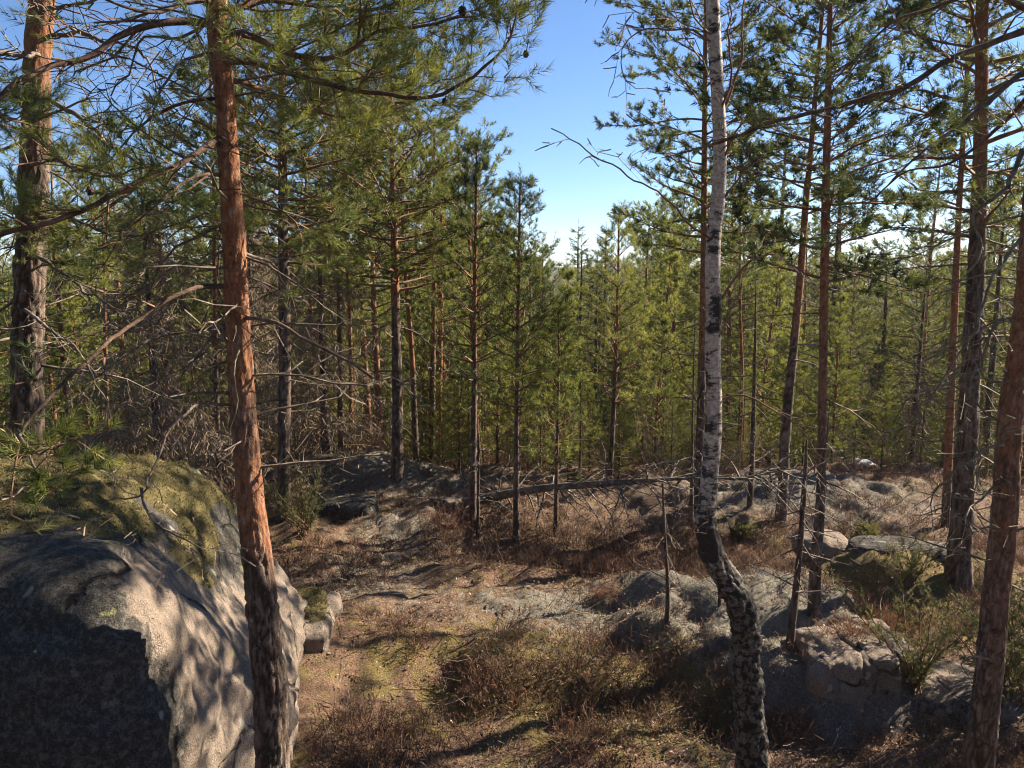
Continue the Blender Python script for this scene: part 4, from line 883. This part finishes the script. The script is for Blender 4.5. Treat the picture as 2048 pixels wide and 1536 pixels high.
def var_spruce(h, R, seed, tint, k=(0.04, 0.013, 22)):
    P = straight(h, h * 0.013, seed, 0.0); root = thing('spruce_tree', 'x', 'spruce'); mb = MB(); mb.tube(P[:, :3], P[:, 3], 8, 0, bark_disp(0.05, 0.1, (20, 21), seed)); part('trunk', mb, [M['bark']], root)
    g = G(seed); rr = g.r; nb = int(h * 14)
    for i in range(nb):
        t = ((i + rr.random()) / nb) ** 1.15; q = interp_z(P, 0.25 + (h - 0.35) * t); az = i * 2.4 + rr.uniform(-.4, .4); el = -0.30 + 0.75 * t + rr.uniform(-.1, .1)
        L = R * (0.08 + 0.95 * (1 - t) ** 0.85) * rr.uniform(0.65, 1.1); r = 0.004 + 0.008 * L
        for w_, d2, f in g.path(tuple(q[:3]), (cos(az) * cos(el), sin(az) * cos(el), sin(el)), L, r, 0.003, max(3, int(L / 0.17)), 0.06, 0.03):
            g.shoot(w_, d2, 0.18)
            for _ in range(2):
                sd = g.side(d2, rr.uniform(0.6, 1.0), 0.25); sd = nrm3((sd[0], sd[1], sd[2] - 0.22)); g.shoot(w_, sd, max(0.12, 0.34 * (1.1 - f)) * rr.uniform(0.6, 1.2))
    for z in np.linspace(h - 0.5, h, 3): g.shoot((*interp_z(P, z)[:2], z), (0, 0, 1), 0.22)
    mb = MB(); S, H = g.arr(); mb.sticks(S, 0); mb.needles(H, np.random.default_rng(seed), *k, 1, 1.1, tint, 0.18); part('crown', mb, [M['twig'], M['spruce']], root)
    return root
def var_bush(h, seed, leaf=True):
    root = thing('bush', 'x', 'bush'); g = G(seed); rr = g.r
    for i in range(11):
        az = rr.uniform(0, 6.28); el = rr.uniform(0.9, 1.45)
        for q, d, f in g.path((0.1 * cos(az), 0.1 * sin(az), -0.1), (cos(az) * cos(el), sin(az) * cos(el), sin(el)), h * rr.uniform(0.6, 1.0), 0.011, 0.003, 10, 0.09, 0.03):
            if f < 0.3: continue
            for _ in range(2):
                for q2, d2, f2 in g.path(q, g.side(d, rr.uniform(0.4, 0.9), 0.9), h * 0.28 * rr.uniform(0.4, 1), 0.004, 0.002, 4, 0.15, 0.04):
                    g.shoot(q2, g.side(d2, 0.5, 1.0), 0.06)
    S, H = g.arr(); mb = MB(); mb.sticks(S); part('stems', mb, [M['birch_twig']], root)
    if leaf:
        mb = MB(); mb.needles(H, np.random.default_rng(seed), 0.035, 0.02, 4, 0, 1.0, 0.5, 0.25); part('crown', mb, [M['bud']], root)
    return root
VP = [var_pine(11.0, 0.11, 3.8, 1.9, 56, 801, 0.62), var_pine(12.0, 0.12, 5.2, 2.1, 50, 802, 0.68), var_pine(9.5, 0.09, 2.6, 1.7, 60, 803, 0.72), var_pine(7.0, 0.065, 0.9, 1.35, 75, 804, 0.68, True, (1.5, 3), 8)]
VS = [var_spruce(8.0, 1.55, 811, 0.30), var_spruce(4.6, 1.25, 812, 0.48), var_spruce(11.5, 2.0, 813, 0.18)]
VB = [var_bush(2.6, 821), var_bush(3.4, 822, False)]
# named trees of the near wood: (kind, px of the stem, distance, height scale, label)
NEAR = [
 (VP[0], 130, 15.5, 290, 'yellow-green pine crown behind the thick pine at the frame edge'),
 (VP[2], 330, 17.0, 270, 'bushy pine behind the brown dead spruce over the boulder'),
 (VP[1], 250, 21.0, 330, 'tall pine crown seen through the bare twigs over the boulder'),
 (VP[0], 490, 16.5, 190, 'dense pine filling the gap right of the leaning orange pine'),
 (VP[2], 625, 18.0, 240, 'lit pine crown between the dark-trunked and the sturdy outcrop pine'),
 (VP[1], 735, 20.0, 230, 'tall pine behind the withered spruce on the outcrop'),
 (VP[3], 885, 17.0, 330, 'full yellow-green pine behind the close pair of stems'),
 (VP[0], 860, 22.0, 300, 'pine crown bordering the open sky behind the tallest sapling'),
 (VP[3], 995, 19.0, 430, 'round sunny pine between the two taller saplings'),
 (VP[2], 1085, 24.0, 500, 'low pine crown under the open sky behind the shortest sapling'),
 (VS[0], 1160, 34.0, 452, 'pointed spruce top on the skyline below the birch twig'),
 (VS[0], 1205, 38.0, 458, 'slim spruce top on the skyline, beside the pointed one'),
 (VP[2], 1290, 26.0, 425, 'pine crown on the skyline left of the birch stem'),
 (VP[3], 1320, 17.5, 480, 'bright young pine left of the birch stem above the log tip'),
 (VP[0], 1480, 23.0, 420, 'pine crown behind the birch and the red thin stem'),
 (VP[3], 1530, 16.0, 500, 'sunlit pine thicket between the birch and the slanting pine'),
 (VP[2], 1700, 20.0, 500, 'pine crown under the bright gap right of the slim red pine'),
 (VS[2], 1760, 25.0, 480, 'tall dark spruce behind the snow patches'),
 (VS[0], 1840, 18.0, 520, 'broad dark spruce beyond the slab rock'),
 (VS[0], 1990, 15.5, 350, 'dark spruce in the shade behind the leaning red-brown pine'),
 (VP[1], 1850, 24.0, 300, 'tall pine behind the thick dark double-stemmed pine'),
 (VS[1], 1700, 17.0, 800, 'small spruce at the back rim of the outcrop by the slim pine'),
 (VS[1], 780, 16.0, 850, 'small green spruce in the gap behind the outcrop pine'),
 (VS[1], 1150, 15.5, 780, 'small spruce behind the log and the shortest sapling'),
 (VS[1], 400, 14.5, 860, 'small spruce in the dark gap between boulder and leaning pine'),
 (VB[0], 985, 13.6, 800, 'bush with yellow catkin buds behind the fallen log'),
 (VB[0], 1075, 14.4, 830, 'smaller budding bush behind the log, right of the larger one'),
 (VB[1], 1340, 14.0, 800, 'bare brown bush behind the tip of the fallen log'),
 (VB[1], 620, 14.6, 850, 'bare bush behind the withered spruce on the outcrop'),
]
HT = [11.0, 12.0, 9.5, 7.0, 8.0, 4.6, 11.5, 2.6, 3.4]
rr = random.Random(77); used = set(); occupied = []
for kind, px, Yd, s, lab in NEAR:
    d = ray(px, 700); x = d[0] / d[1] * Yd; loc = (x, Yd, zt1(x, Yd) - 0.05); s = (at(px, s, Yd)[2] - loc[2]) / HT[(VP + VS + VB).index(kind)]; s = (0.5 * s + 0.5 * min(s, 1.15), ) * 2 + (s,); occupied.append((x, Yd))
    if id(kind) in used: o = copy_tree(kind, loc, rr.uniform(0, 6.28), s, lab)
    else:
        used.add(id(kind)); o = kind; o.location = loc; o.rotation_euler = (0, 0, rr.uniform(0, 6.28)); o.scale = s; o['label'] = lab
    o['group'] = 'trees of the near wood'
# trees standing outside the picture on the sunny side; they throw the shade across the foreground
SHADE = [(9.0, 8.2, VP[0], .85), (10.2, 14.6, VS[2], 0.9), (7.6, 6.1, VS[1], 1.0)]
for i, (x, y, kd, s) in enumerate(SHADE):
    copy_tree(kd, (x, y, zt1(x, y) - 0.05), 1.7 * i, s, ['tall pine beyond the frame edge shading the granite shelf', 'tall spruce beyond the frame edge shading the heather under the log', 'small spruce beyond the frame edge beside the reddish-brown pine'][i], 'trees beyond the frame edge')

# the wood behind: one mass, scattered by geometry nodes from the trees above
pts = []; kinds = []; rots = []; scs = []
rr = random.Random(5)
SKYX = [-400, 0, 130, 420, 470, 880, 905, 960, 1060, 1100, 1130, 1160, 1240, 1300, 1400, 1480, 1690, 1720, 1850, 1900, 2400]
SKYY = [200, 250, 300, 300, 150, 170, 330, 420, 490, 535, 535, 470, 450, 400, 300, 200, 300, 500, 510, 330, 150]
def try_add(x, y, k, s, dmin):
    for (a, b) in occupied:
        if (a - x) ** 2 + (b - y) ** 2 < dmin * dmin: return
    top = zt1(x, y) + HT[k] * s; dep = y * CP + (CAM_Z - top) * SP
    px = 1024 + x / dep * FPX; py = 768 + ((CAM_Z - top) * CP - y * SP) / dep * FPX
    if py < np.interp(px, SKYX, SKYY): return
    occupied.append((x, y)); pts.append((x, y, zt1(x, y) - 0.1)); kinds.append(k); rots.append(rr.uniform(0, 6.28)); scs.append(s)
for i in range(2600):
    Yd = 15.0 + 75.0 * rr.random() ** 1.4; u = rr.uniform(-0.8, 0.8); x = u * Yd
    t = rr.random(); right = u > 0.38
    k = rr.choice([0, 1, 1, 2, 3]) if t < (0.40 if right else 0.55) else (8 if t > 0.88 else 4 + rr.choice([0, 0, 1, 2]))
    s = rr.uniform(0.75, 1.05) if Yd < 25 else rr.uniform(0.85, 1.4)
    if k == 8: s *= rr.uniform(1.4, 2.2)
    if k == 4: s *= 1.2
    try_add(x, Yd, k, s, 1.15 + 0.022 * Yd) if not (x > 5.5 and Yd < 18.5) else None
for i in range(420):                                     # low growth right behind the log and the crest
    Yd = 11.9 + 3.2 * rr.random(); u = rr.uniform(-0.10, 0.30); x = u * Yd
    if Yd > 12.2 + 4.0 * max(0.0, u - 0.2): try_add(x, Yd, rr.choice([5, 5, 8, 7, 3]), rr.uniform(0.22, 0.5), 0.42)
for i in range(260):
    Yd = 13.6 + 1.6 * rr.random(); x = rr.uniform(-0.7, 0.7) * Yd; try_add(x, Yd, rr.choice([5, 5, 8, 7, 3]), rr.uniform(0.25, 0.5), 0.5)
for i in range(1800):
    Yd = 14.4 + 18.0 * rr.random(); x = rr.uniform(-0.75, 0.75) * Yd; try_add(x, Yd, rr.choice([5, 5, 5, 3, 8, 8, 7]), rr.uniform(0.4, 0.9), 0.8) if not (x > 5.0 and Yd < 23) else None
for i in range(1500):
    Yd = 90 * (1 + 5 * rr.random()); x = rr.uniform(-0.75, 0.75) * Yd; pts.append((x, Yd, zt1(x, Yd) - 0.2)); kinds.append(rr.choice([0, 1, 6, 4])); rots.append(rr.uniform(0, 6)); scs.append(rr.uniform(0.8, 1.05))
for i in range(500):                                     # the same wood goes on beside and behind the viewer
    a_ = rr.uniform(0, 2 * pi); R_ = 5.5 + 22 * rr.random(); x, y = R_ * sin(a_), R_ * cos(a_)
    if y > 0.5 and (x > 0 or abs(x) < 0.8 * y + 2.0): continue
    if all((p - x) ** 2 + (q - y) ** 2 > 4.4 for p, q in occupied): occupied.append((x, y)); pts.append((x, y, zt1(x, y) - 0.1)); kinds.append(rr.choice([0, 1, 2, 3, 4])); rots.append(rr.uniform(0, 6.28)); scs.append(rr.uniform(0.8, 1.1))
print('forest points', len(pts))
fm = bpy.data.meshes.new('forest'); fm.from_pydata([tuple(p) for p in pts], [], [])
for nm, ty, vals in (('kind', 'INT', kinds), ('rot', 'FLOAT', rots), ('size', 'FLOAT', scs)):
    fm.attributes.new(nm, ty, 'POINT').data.foreach_set('value', vals)
fo = tag(link('forest', fm), 'sunlit mixed pine and spruce wood filling the valley behind', None, kind='stuff')
ng = bpy.data.node_groups.new('forest_scatter', 'GeometryNodeTree')
ng.interface.new_socket('Geometry', in_out='INPUT', socket_type='NodeSocketGeometry'); ng.interface.new_socket('Geometry', in_out='OUTPUT', socket_type='NodeSocketGeometry')
gi = ng.nodes.new('NodeGroupInput'); go = ng.nodes.new('NodeGroupOutput'); L_ = ng.links.new
jo = ng.nodes.new('GeometryNodeJoinGeometry')
srcs = VP + VS + VB
insts = []
for root in srcs:
    j = ng.nodes.new('GeometryNodeJoinGeometry')
    for ch in root.children:
        oi = ng.nodes.new('GeometryNodeObjectInfo'); oi.transform_space = 'ORIGINAL'; oi.inputs['Object'].default_value = ch; oi.inputs['As Instance'].default_value = True
        L_(oi.outputs['Geometry'], j.inputs[0])
    gti = ng.nodes.new('GeometryNodeGeometryToInstance'); L_(j.outputs[0], gti.inputs[0]); insts.append(gti)
def attr_node(nm, ty):
    a = ng.nodes.new('GeometryNodeInputNamedAttribute'); a.data_type = ty; a.inputs['Name'].default_value = nm; return a.outputs['Attribute']
# one instancing node per kind keeps the choice explicit
for k, gti in enumerate(insts):
    ip = ng.nodes.new('GeometryNodeInstanceOnPoints'); L_(gi.outputs[0], ip.inputs['Points']); L_(gti.outputs[0], ip.inputs['Instance'])
    cmp = ng.nodes.new('FunctionNodeCompare'); cmp.data_type = 'INT'; cmp.operation = 'EQUAL'
    L_(attr_node('kind', 'INT'), cmp.inputs[2]); cmp.inputs[3].default_value = k; L_(cmp.outputs[0], ip.inputs['Selection'])
    cx = ng.nodes.new('ShaderNodeCombineXYZ'); L_(attr_node('rot', 'FLOAT'), cx.inputs[2]); L_(cx.outputs[0], ip.inputs['Rotation'])
    L_(attr_node('size', 'FLOAT'), ip.inputs['Scale']); L_(ip.outputs[0], jo.inputs[0])
L_(jo.outputs[0], go.inputs[0])
md = fo.modifiers.new('scatter', 'NODES'); md.node_group = ng

# ------------------------------------------------------------------ snow, juniper, shrubs
def snow(label, px, py, Y, rx, ry, seed):
    d = ray(px, py); x = d[0] / d[1] * Y; a, r = np.meshgrid(np.linspace(0, 2 * pi, 60, endpoint=False), np.linspace(0, 1, 18))
    e = 1 + 0.35 * fbm(np.stack([np.cos(a) * 1.5, np.sin(a) * 1.5, 0 * a + seed], -1).reshape(-1, 3), 3, seed).reshape(a.shape)
    xx = x + rx * r * e * np.cos(a); yy = Y + ry * r * e * np.sin(a)
    zz = zt(xx, yy) + 0.14 * np.sqrt(np.clip(1 - r ** 2, 0, 1)) * (1 + 0.3 * fbm(np.stack([xx, yy, 0 * xx], -1).reshape(-1, 3) * 1.5, 3, seed).reshape(a.shape)) - 0.03
    i = (np.arange(17)[:, None] * 60 + np.arange(60)[None]).ravel(); j = (np.arange(17)[:, None] * 60 + (np.arange(60)[None] + 1) % 60).ravel()
    mb = MB(); mb.add(np.stack([xx, yy, zz], -1).reshape(-1, 3), None, np.stack([i, j, j + 60, i + 60], 1))
    solo('snow_patch', mb, [M['snow']], label, 'snow', (x, Y, zt1(x, Y)), 'old snow patches')
for q in [('old snow patch behind the slanting dark pine', 1580, 950, 19.6, 1.5, 0.8, 3), ('bright snow strip between slanting pine and slim red pine', 1690, 945, 20.2, 1.1, 0.6, 4), ('low snow patch right of the slim red pine foot', 1830, 995, 18.2, 1.3, 0.7, 5), ('small shaded snow patch just right of the birch', 1475, 985, 18.6, 1.0, 0.6, 6)]:
    snow(*q)
def juniper(label, px, py, h, R, seed, n=26, tint=0.45, name='juniper_bush', cat='juniper', er=(0.75, 1.45)):
    p = ground_hit(px, py); root = thing(name, label, cat, p); g = G(seed); rr = g.r
    for i in range(n):
        az = rr.uniform(0, 6.28); el = rr.uniform(*er); L = h * rr.uniform(0.45, 1.0)
        for q, d, f in g.path((p[0] + 0.5 * R * rr.uniform(-.5, .5), p[1] + 0.5 * R * rr.uniform(-.5, .5), p[2] - 0.03), (cos(az) * cos(el), sin(az) * cos(el), sin(el)), L, 0.009, 0.003, max(5, int(L / 0.09)), 0.10, 0.04):
            if f < 0.2: continue
            for _ in range(3):
                e = g.side(d, rr.uniform(0.4, 0.9), 0.9); g.path(q, e, 0.09, 0.002, 0.001, 1); g.shoot(q, nrm3((e[0], e[1], e[2] - 0.1)), rr.uniform(0.07, 0.15))
    S, H = g.arr(); mb = MB(); mb.sticks(S); part('stems', mb, [M['twig']], root)
    mb = MB(); mb.needles(H, np.random.default_rng(seed), 0.022, 0.0048, 46, 0, 1.2, tint, 0.2); part('crown', mb, [M['juniper']], root)
juniper('upright juniper with a bent lit tip in front of the slab rock', 1830, 1395, 1.15, 0.18, 901, 11, 0.6, er=(1.15, 1.5))
juniper('low dark juniper at the foot of the leaning red-brown pine', 2030, 1400, 1.1, 0.6, 902, 34, 0.25)
juniper('small juniper seedling by the thick dark pine foot', 1815, 1165, 0.55, 0.25, 903, 12, 0.5)
juniper('small green sapling beside the dark-trunked pine foot', 610, 1065, 0.9, 0.35, 904, 22, 0.35, 'pine_seedling', 'seedling')
juniper('tiny bright green seedling on the outcrop beside the slim red pine', 1735, 1078, 0.22, 0.3, 905, 14, 0.8, 'pine_seedling', 'seedling')
juniper('tiny green seedling in the heather right of the birch', 1475, 1075, 0.22, 0.3, 906, 12, 0.7, 'pine_seedling', 'seedling')

# ------------------------------------------------------------------ ground cover
RG = np.random.default_rng(4)
def scatter(n, x0, x1, y0, y1, dens, rg):
    """random points on the floor, kept with probability dens(x, y); denser near the viewer"""
    y = y0 + (y1 - y0) * rg.random(n) ** 1.35; x = rg.uniform(-0.72, 0.72, n) * y + 0.2
    k = (rg.random(n) < dens(x, y)) & (x > x0) & (x < x1); x, y = x[k], y[k]
    inb = (x > -4.6) & (x < -1.42) & (y > 2.9) & (y < 6.1); x, y = x[~inb], y[~inb]
    return np.stack([x, y, zt(x, y)], 1)
def nz(x, y, f, s): return fbm(np.stack([x, y, 0 * x], 1) * f, 3, s)
def heath(x, y): return np.clip(-0.1 + 1.0 * sst(-0.12, 0.30, nz(x, y, 0.8, 61)) + 0.35 * sst(0.1, 0.4, nz(x, y, 2.5, 62)) + 1.1 * g2(x, y, 0.8, 9.6, 2.8, 1.1) - 0.9 * a_lichen(x, y) - 0.5 * g2(x, y, 0.0, 6.6, 0.9, 0.5) + 0.4 * g2(x, y, 3.5, 5.2, 1.8, 0.6) + 0.5 * g2(x, y, 3.9, 7.6, 0.7, 0.5), 0.02, 1)
def clump_mesh(mb, C, rg, stems, h, w, tint, tj, spread=0.06, lean=0.45, br=3):
    n = len(C); B_ = np.repeat(C, stems, 0); m = n * stems; hh = np.repeat(h * (0.55 + 0.7 * rg.random(n)), stems) * (0.6 + 0.5 * rg.random(m))
    off = rg.normal(size=(m, 3)) * spread; off[:, 2] = -0.01; a = B_ + off; d = rg.normal(size=(m, 3)) * lean; d[:, 2] = 1.0; d[:, :2] += off[:, :2] * 4
    d /= np.linalg.norm(d, axis=1)[:, None]; mid = a + d * (hh * 0.5)[:, None]; d2 = d + rg.normal(size=(m, 3)) * 0.25; d2 /= np.linalg.norm(d2, axis=1)[:, None]
    tp = mid + d2 * (hh * 0.5)[:, None]
    t = np.clip(np.repeat(tint + tj * rg.normal(size=n), stems) + 0.1 * rg.normal(size=m), 0, 1)
    def strip(p, q, w0, w1, t0, t1):
        v = q - p; x = np.cross(v, rg.normal(size=v.shape)); x /= np.linalg.norm(x, axis=1)[:, None] + 1e-9
        k = len(p); V = np.stack([p - x * w0, p + x * w0, q + x * w1, q - x * w1], 1).reshape(-1, 3)
        mb.add(V, None, np.arange(k * 4).reshape(-1, 4), 0, tint=np.repeat(np.stack([t0, t0, t1, t1], 1).ravel(), 1))
    strip(a, mid, w, w * 0.8, t * 0.6, t); strip(mid, tp, w * 0.8, w * 0.5, t, np.clip(t + 0.15, 0, 1))
    for b in range(br):
        f = 0.3 + 0.6 * rg.random(m); s = a + (tp - a) * f[:, None]; e = d2 + rg.normal(size=(m, 3)) * 0.7; e /= np.linalg.norm(e, axis=1)[:, None]
        strip(s, s + e * (hh * 0.28)[:, None], w * 0.7, w * 0.7, t, np.clip(t + 0.3, 0, 1))
mb = MB(); P = scatter(14500, -5, 9, 4.0, 15.5, heath, RG)
hk = g2(P[:, 0], P[:, 1], 0.8, 9.6, 2.8, 1.1)
clump_mesh(mb, P, RG, 9, 0.17 + 0.14 * hk, 0.0026, 0.45 - 0.15 * hk, 0.22, br=2)
solo('heather', mb, [M['heather']], 'brown and rust heather covering the hollow', None, kind='stuff'); print('heather', len(P))
mb = MB(); P = scatter(150000, -5, 9, 4.0, 14.5, lambda x, y: np.clip(0.55 + 0.5 * nz(x, y, 1.5, 71), 0.05, 1), RG)
blades(mb, P, np.tile((0, 0, 0.7), (len(P), 1)), RG, 0.045, 0.0045, 0.8, 0.0, 0.2)
tn = np.clip(0.55 - 0.55 * a_moss(P[:, 0], P[:, 1]) - 0.35 * nz(P[:, 0], P[:, 1], 1.2, 75), 0, 1); mb.A['tint'][0] = np.clip(mb.A['tint'][0] + np.repeat(tn, 3), 0, 1)
solo('grass', mb, [M['grass']], 'short dry grass and moss strands over the forest floor', None, kind='stuff'); print('grass', len(P))
mb = MB(); P = scatter(38000, -5, 9, 4.0, 13.5, lambda x, y: np.clip(0.5 + 0.6 * nz(x, y, 0.9, 81), 0.1, 1), RG); n = len(P)
a = RG.normal(size=(n, 3)); a[:, 2] *= 0.35; a /= np.linalg.norm(a, axis=1)[:, None]; b = np.cross(a, RG.normal(size=(n, 3)) * 0.3 + np.array((0, 0, 1.0))); b /= np.linalg.norm(b, axis=1)[:, None]
s = (0.010 + 0.012 * RG.random(n))[:, None]; c = P + np.array((0, 0, 0.012)) + RG.random((n, 1)) * np.array((0, 0, 0.02)); up = np.array((0, 0, 1.0)) * s * 0.35
V = np.stack([c - a * s, c - b * s * 0.55 + up, c + a * s, c + b * s * 0.55 + up], 1).reshape(-1, 3)
mb.add(V, None, np.arange(n * 4).reshape(-1, 4), 0, tint=np.repeat(np.clip(RG.beta(1.6, 2.6, n), 0, 1), 4))
solo('leaf_litter', mb, [M['leaf']], 'scattered dry brown and pale fallen leaves', None, kind='stuff')
# reindeer lichen cushions
mb = MB(); P = scatter(60000, -5, 9, 5.0, 13.5, lambda x, y: np.clip(a_lichen(x, y) * (0.45 + 1.2 * nz(x, y, 1.6, 91)), 0, 1), RG); n = len(P)
P = np.repeat(P, 9, 0) + RG.normal(size=(n * 9, 3)) * np.array((0.014, 0.014, 0.004))
blades(mb, P, np.tile((0, 0, 0.7), (len(P), 1)), RG, 0.020, 0.007, 0.9, 0.5, 0.22)
solo('lichen', mb, [M['lichen']], 'pale grey reindeer lichen cushions on the rock shelf and outcrops', None, kind='stuff'); print('lichen', n)
# fallen twigs
mb = MB(); P = scatter(2600, -5, 9, 4.0, 13, lambda x, y: 0.6 + 0 * x, RG); g = G(55)
for p in P:
    a_ = g.r.uniform(0, 6.28); L = g.r.uniform(0.1, 0.55); g.path((p[0], p[1], p[2] + 0.02), (cos(a_), sin(a_), g.r.uniform(-0.05, 0.2)), L, 0.0045, 0.002, 4, 0.18)
mb.sticks(g.arr()[0]); solo('fallen_twigs', mb, [M['dead']], 'thin dry twigs strewn over the forest floor', None, kind='stuff')
mb = MB(); P = scatter(2600, -5, 9, 4.0, 12.5, lambda x, y: np.clip(0.6 * sst(0.05, 0.4, nz(x, y, 0.9, 95)), 0, 1), RG)
P = np.repeat(P, 16, 0) + RG.normal(size=(len(P) * 16, 3)) * np.array((0.06, 0.06, 0.0)); P[:, 2] += 0.03 + 0.09 * RG.random(len(P)); n = len(P)
a = RG.normal(size=(n, 3)); a[:, 2] *= 0.5; a /= np.linalg.norm(a, axis=1)[:, None]; b = np.cross(a, RG.normal(size=(n, 3)) * 0.5 + np.array((0, 0, 1.0))); b /= np.linalg.norm(b, axis=1)[:, None]; s_ = (0.006 + 0.006 * RG.random(n))[:, None]
V = np.stack([P - a * s_, P - b * s_ * 0.6, P + a * s_, P + b * s_ * 0.6], 1).reshape(-1, 3); mb.add(V, None, np.arange(n * 4).reshape(-1, 4), 0, tint=np.repeat(RG.random(n), 4))
solo('undergrowth', mb, [M['berry']], 'low green lingonberry leaves among the heather', None, kind='stuff')
# single heather bushes one can pick out
for i, (px, py, h, t, lab) in enumerate([(1210, 1190, 0.16, 0.9, 'rust-red heather clump at the shelf edge under the dead sapling'), (820, 1270, 0.26, 0.55, 'pale brown heather tuft beside the mossy rock'), (1170, 1150, 0.26, 0.35, 'grey-brown heather bush in the middle of the hollow'),
        (985, 1345, 0.24, 0.5, 'heather tuft by the brightest lit patch of moss'), (1690, 1290, 0.30, 0.8, 'rusty heather bush glowing behind the granite shelf'), (1760, 1250, 0.32, 0.9, 'orange-brown heather bush by the upright juniper'), (745, 1170, 0.22, 0.4, 'dark heather bush on the slope above the mossy rock'),
        (1150, 1500, 0.25, 0.65, 'light heather sprigs at the near edge of the hollow'), (1560, 1480, 0.30, 0.3, 'bare wiry shrub against the shelf face'), (900, 1080, 0.35, 0.75, 'russet heather bush under the butt of the log'), (580, 1020, 0.3, 0.9, 'rust-orange shrub by the dark-trunked pine foot')]):
    p = ground_hit(px, py); rg = np.random.default_rng(300 + i); C_ = p + rg.normal(size=(7, 3)) * np.array((0.12, 0.10, 0.0)); C_[:, 2] = zt(C_[:, 0], C_[:, 1])
    mb = MB(); clump_mesh(mb, C_, rg, 16, h, 0.0024, t, 0.08, 0.05, 0.4, 5); solo('heather_bush', mb, [M['heather']], lab, 'heather', p, 'heather bushes one can tell apart')
0 and print('TRIS', sum(sum(len(p.vertices) - 2 for p in m.polygons) if len(m.polygons) < 20000 else len(m.polygons) for m in bpy.data.meshes))
hz = MB(); hz.add([(x, y, z) for x in (-960, 960) for y in (-960, 960) for z in (-30, 40)], None, [[0, 1, 3, 2], [4, 6, 7, 5], [0, 4, 5, 1], [2, 3, 7, 6], [0, 2, 6, 4], [1, 5, 7, 3]])
hm = bpy.data.materials.new('haze'); hm.use_nodes = True; hm.node_tree.nodes.clear()
ho = hm.node_tree.nodes.new('ShaderNodeOutputMaterial'); hv = hm.node_tree.nodes.new('ShaderNodeVolumePrincipled'); hv.inputs['Density'].default_value = 0.0003; hv.inputs['Color'].default_value = (0.85, 0.92, 1.0, 1); hv.inputs['Anisotropy'].default_value = 0.3
hm.node_tree.links.new(hv.outputs[0], ho.inputs['Volume'])
solo('haze', hz, [hm], 'thin bluish air between the far trees', None, kind='stuff')
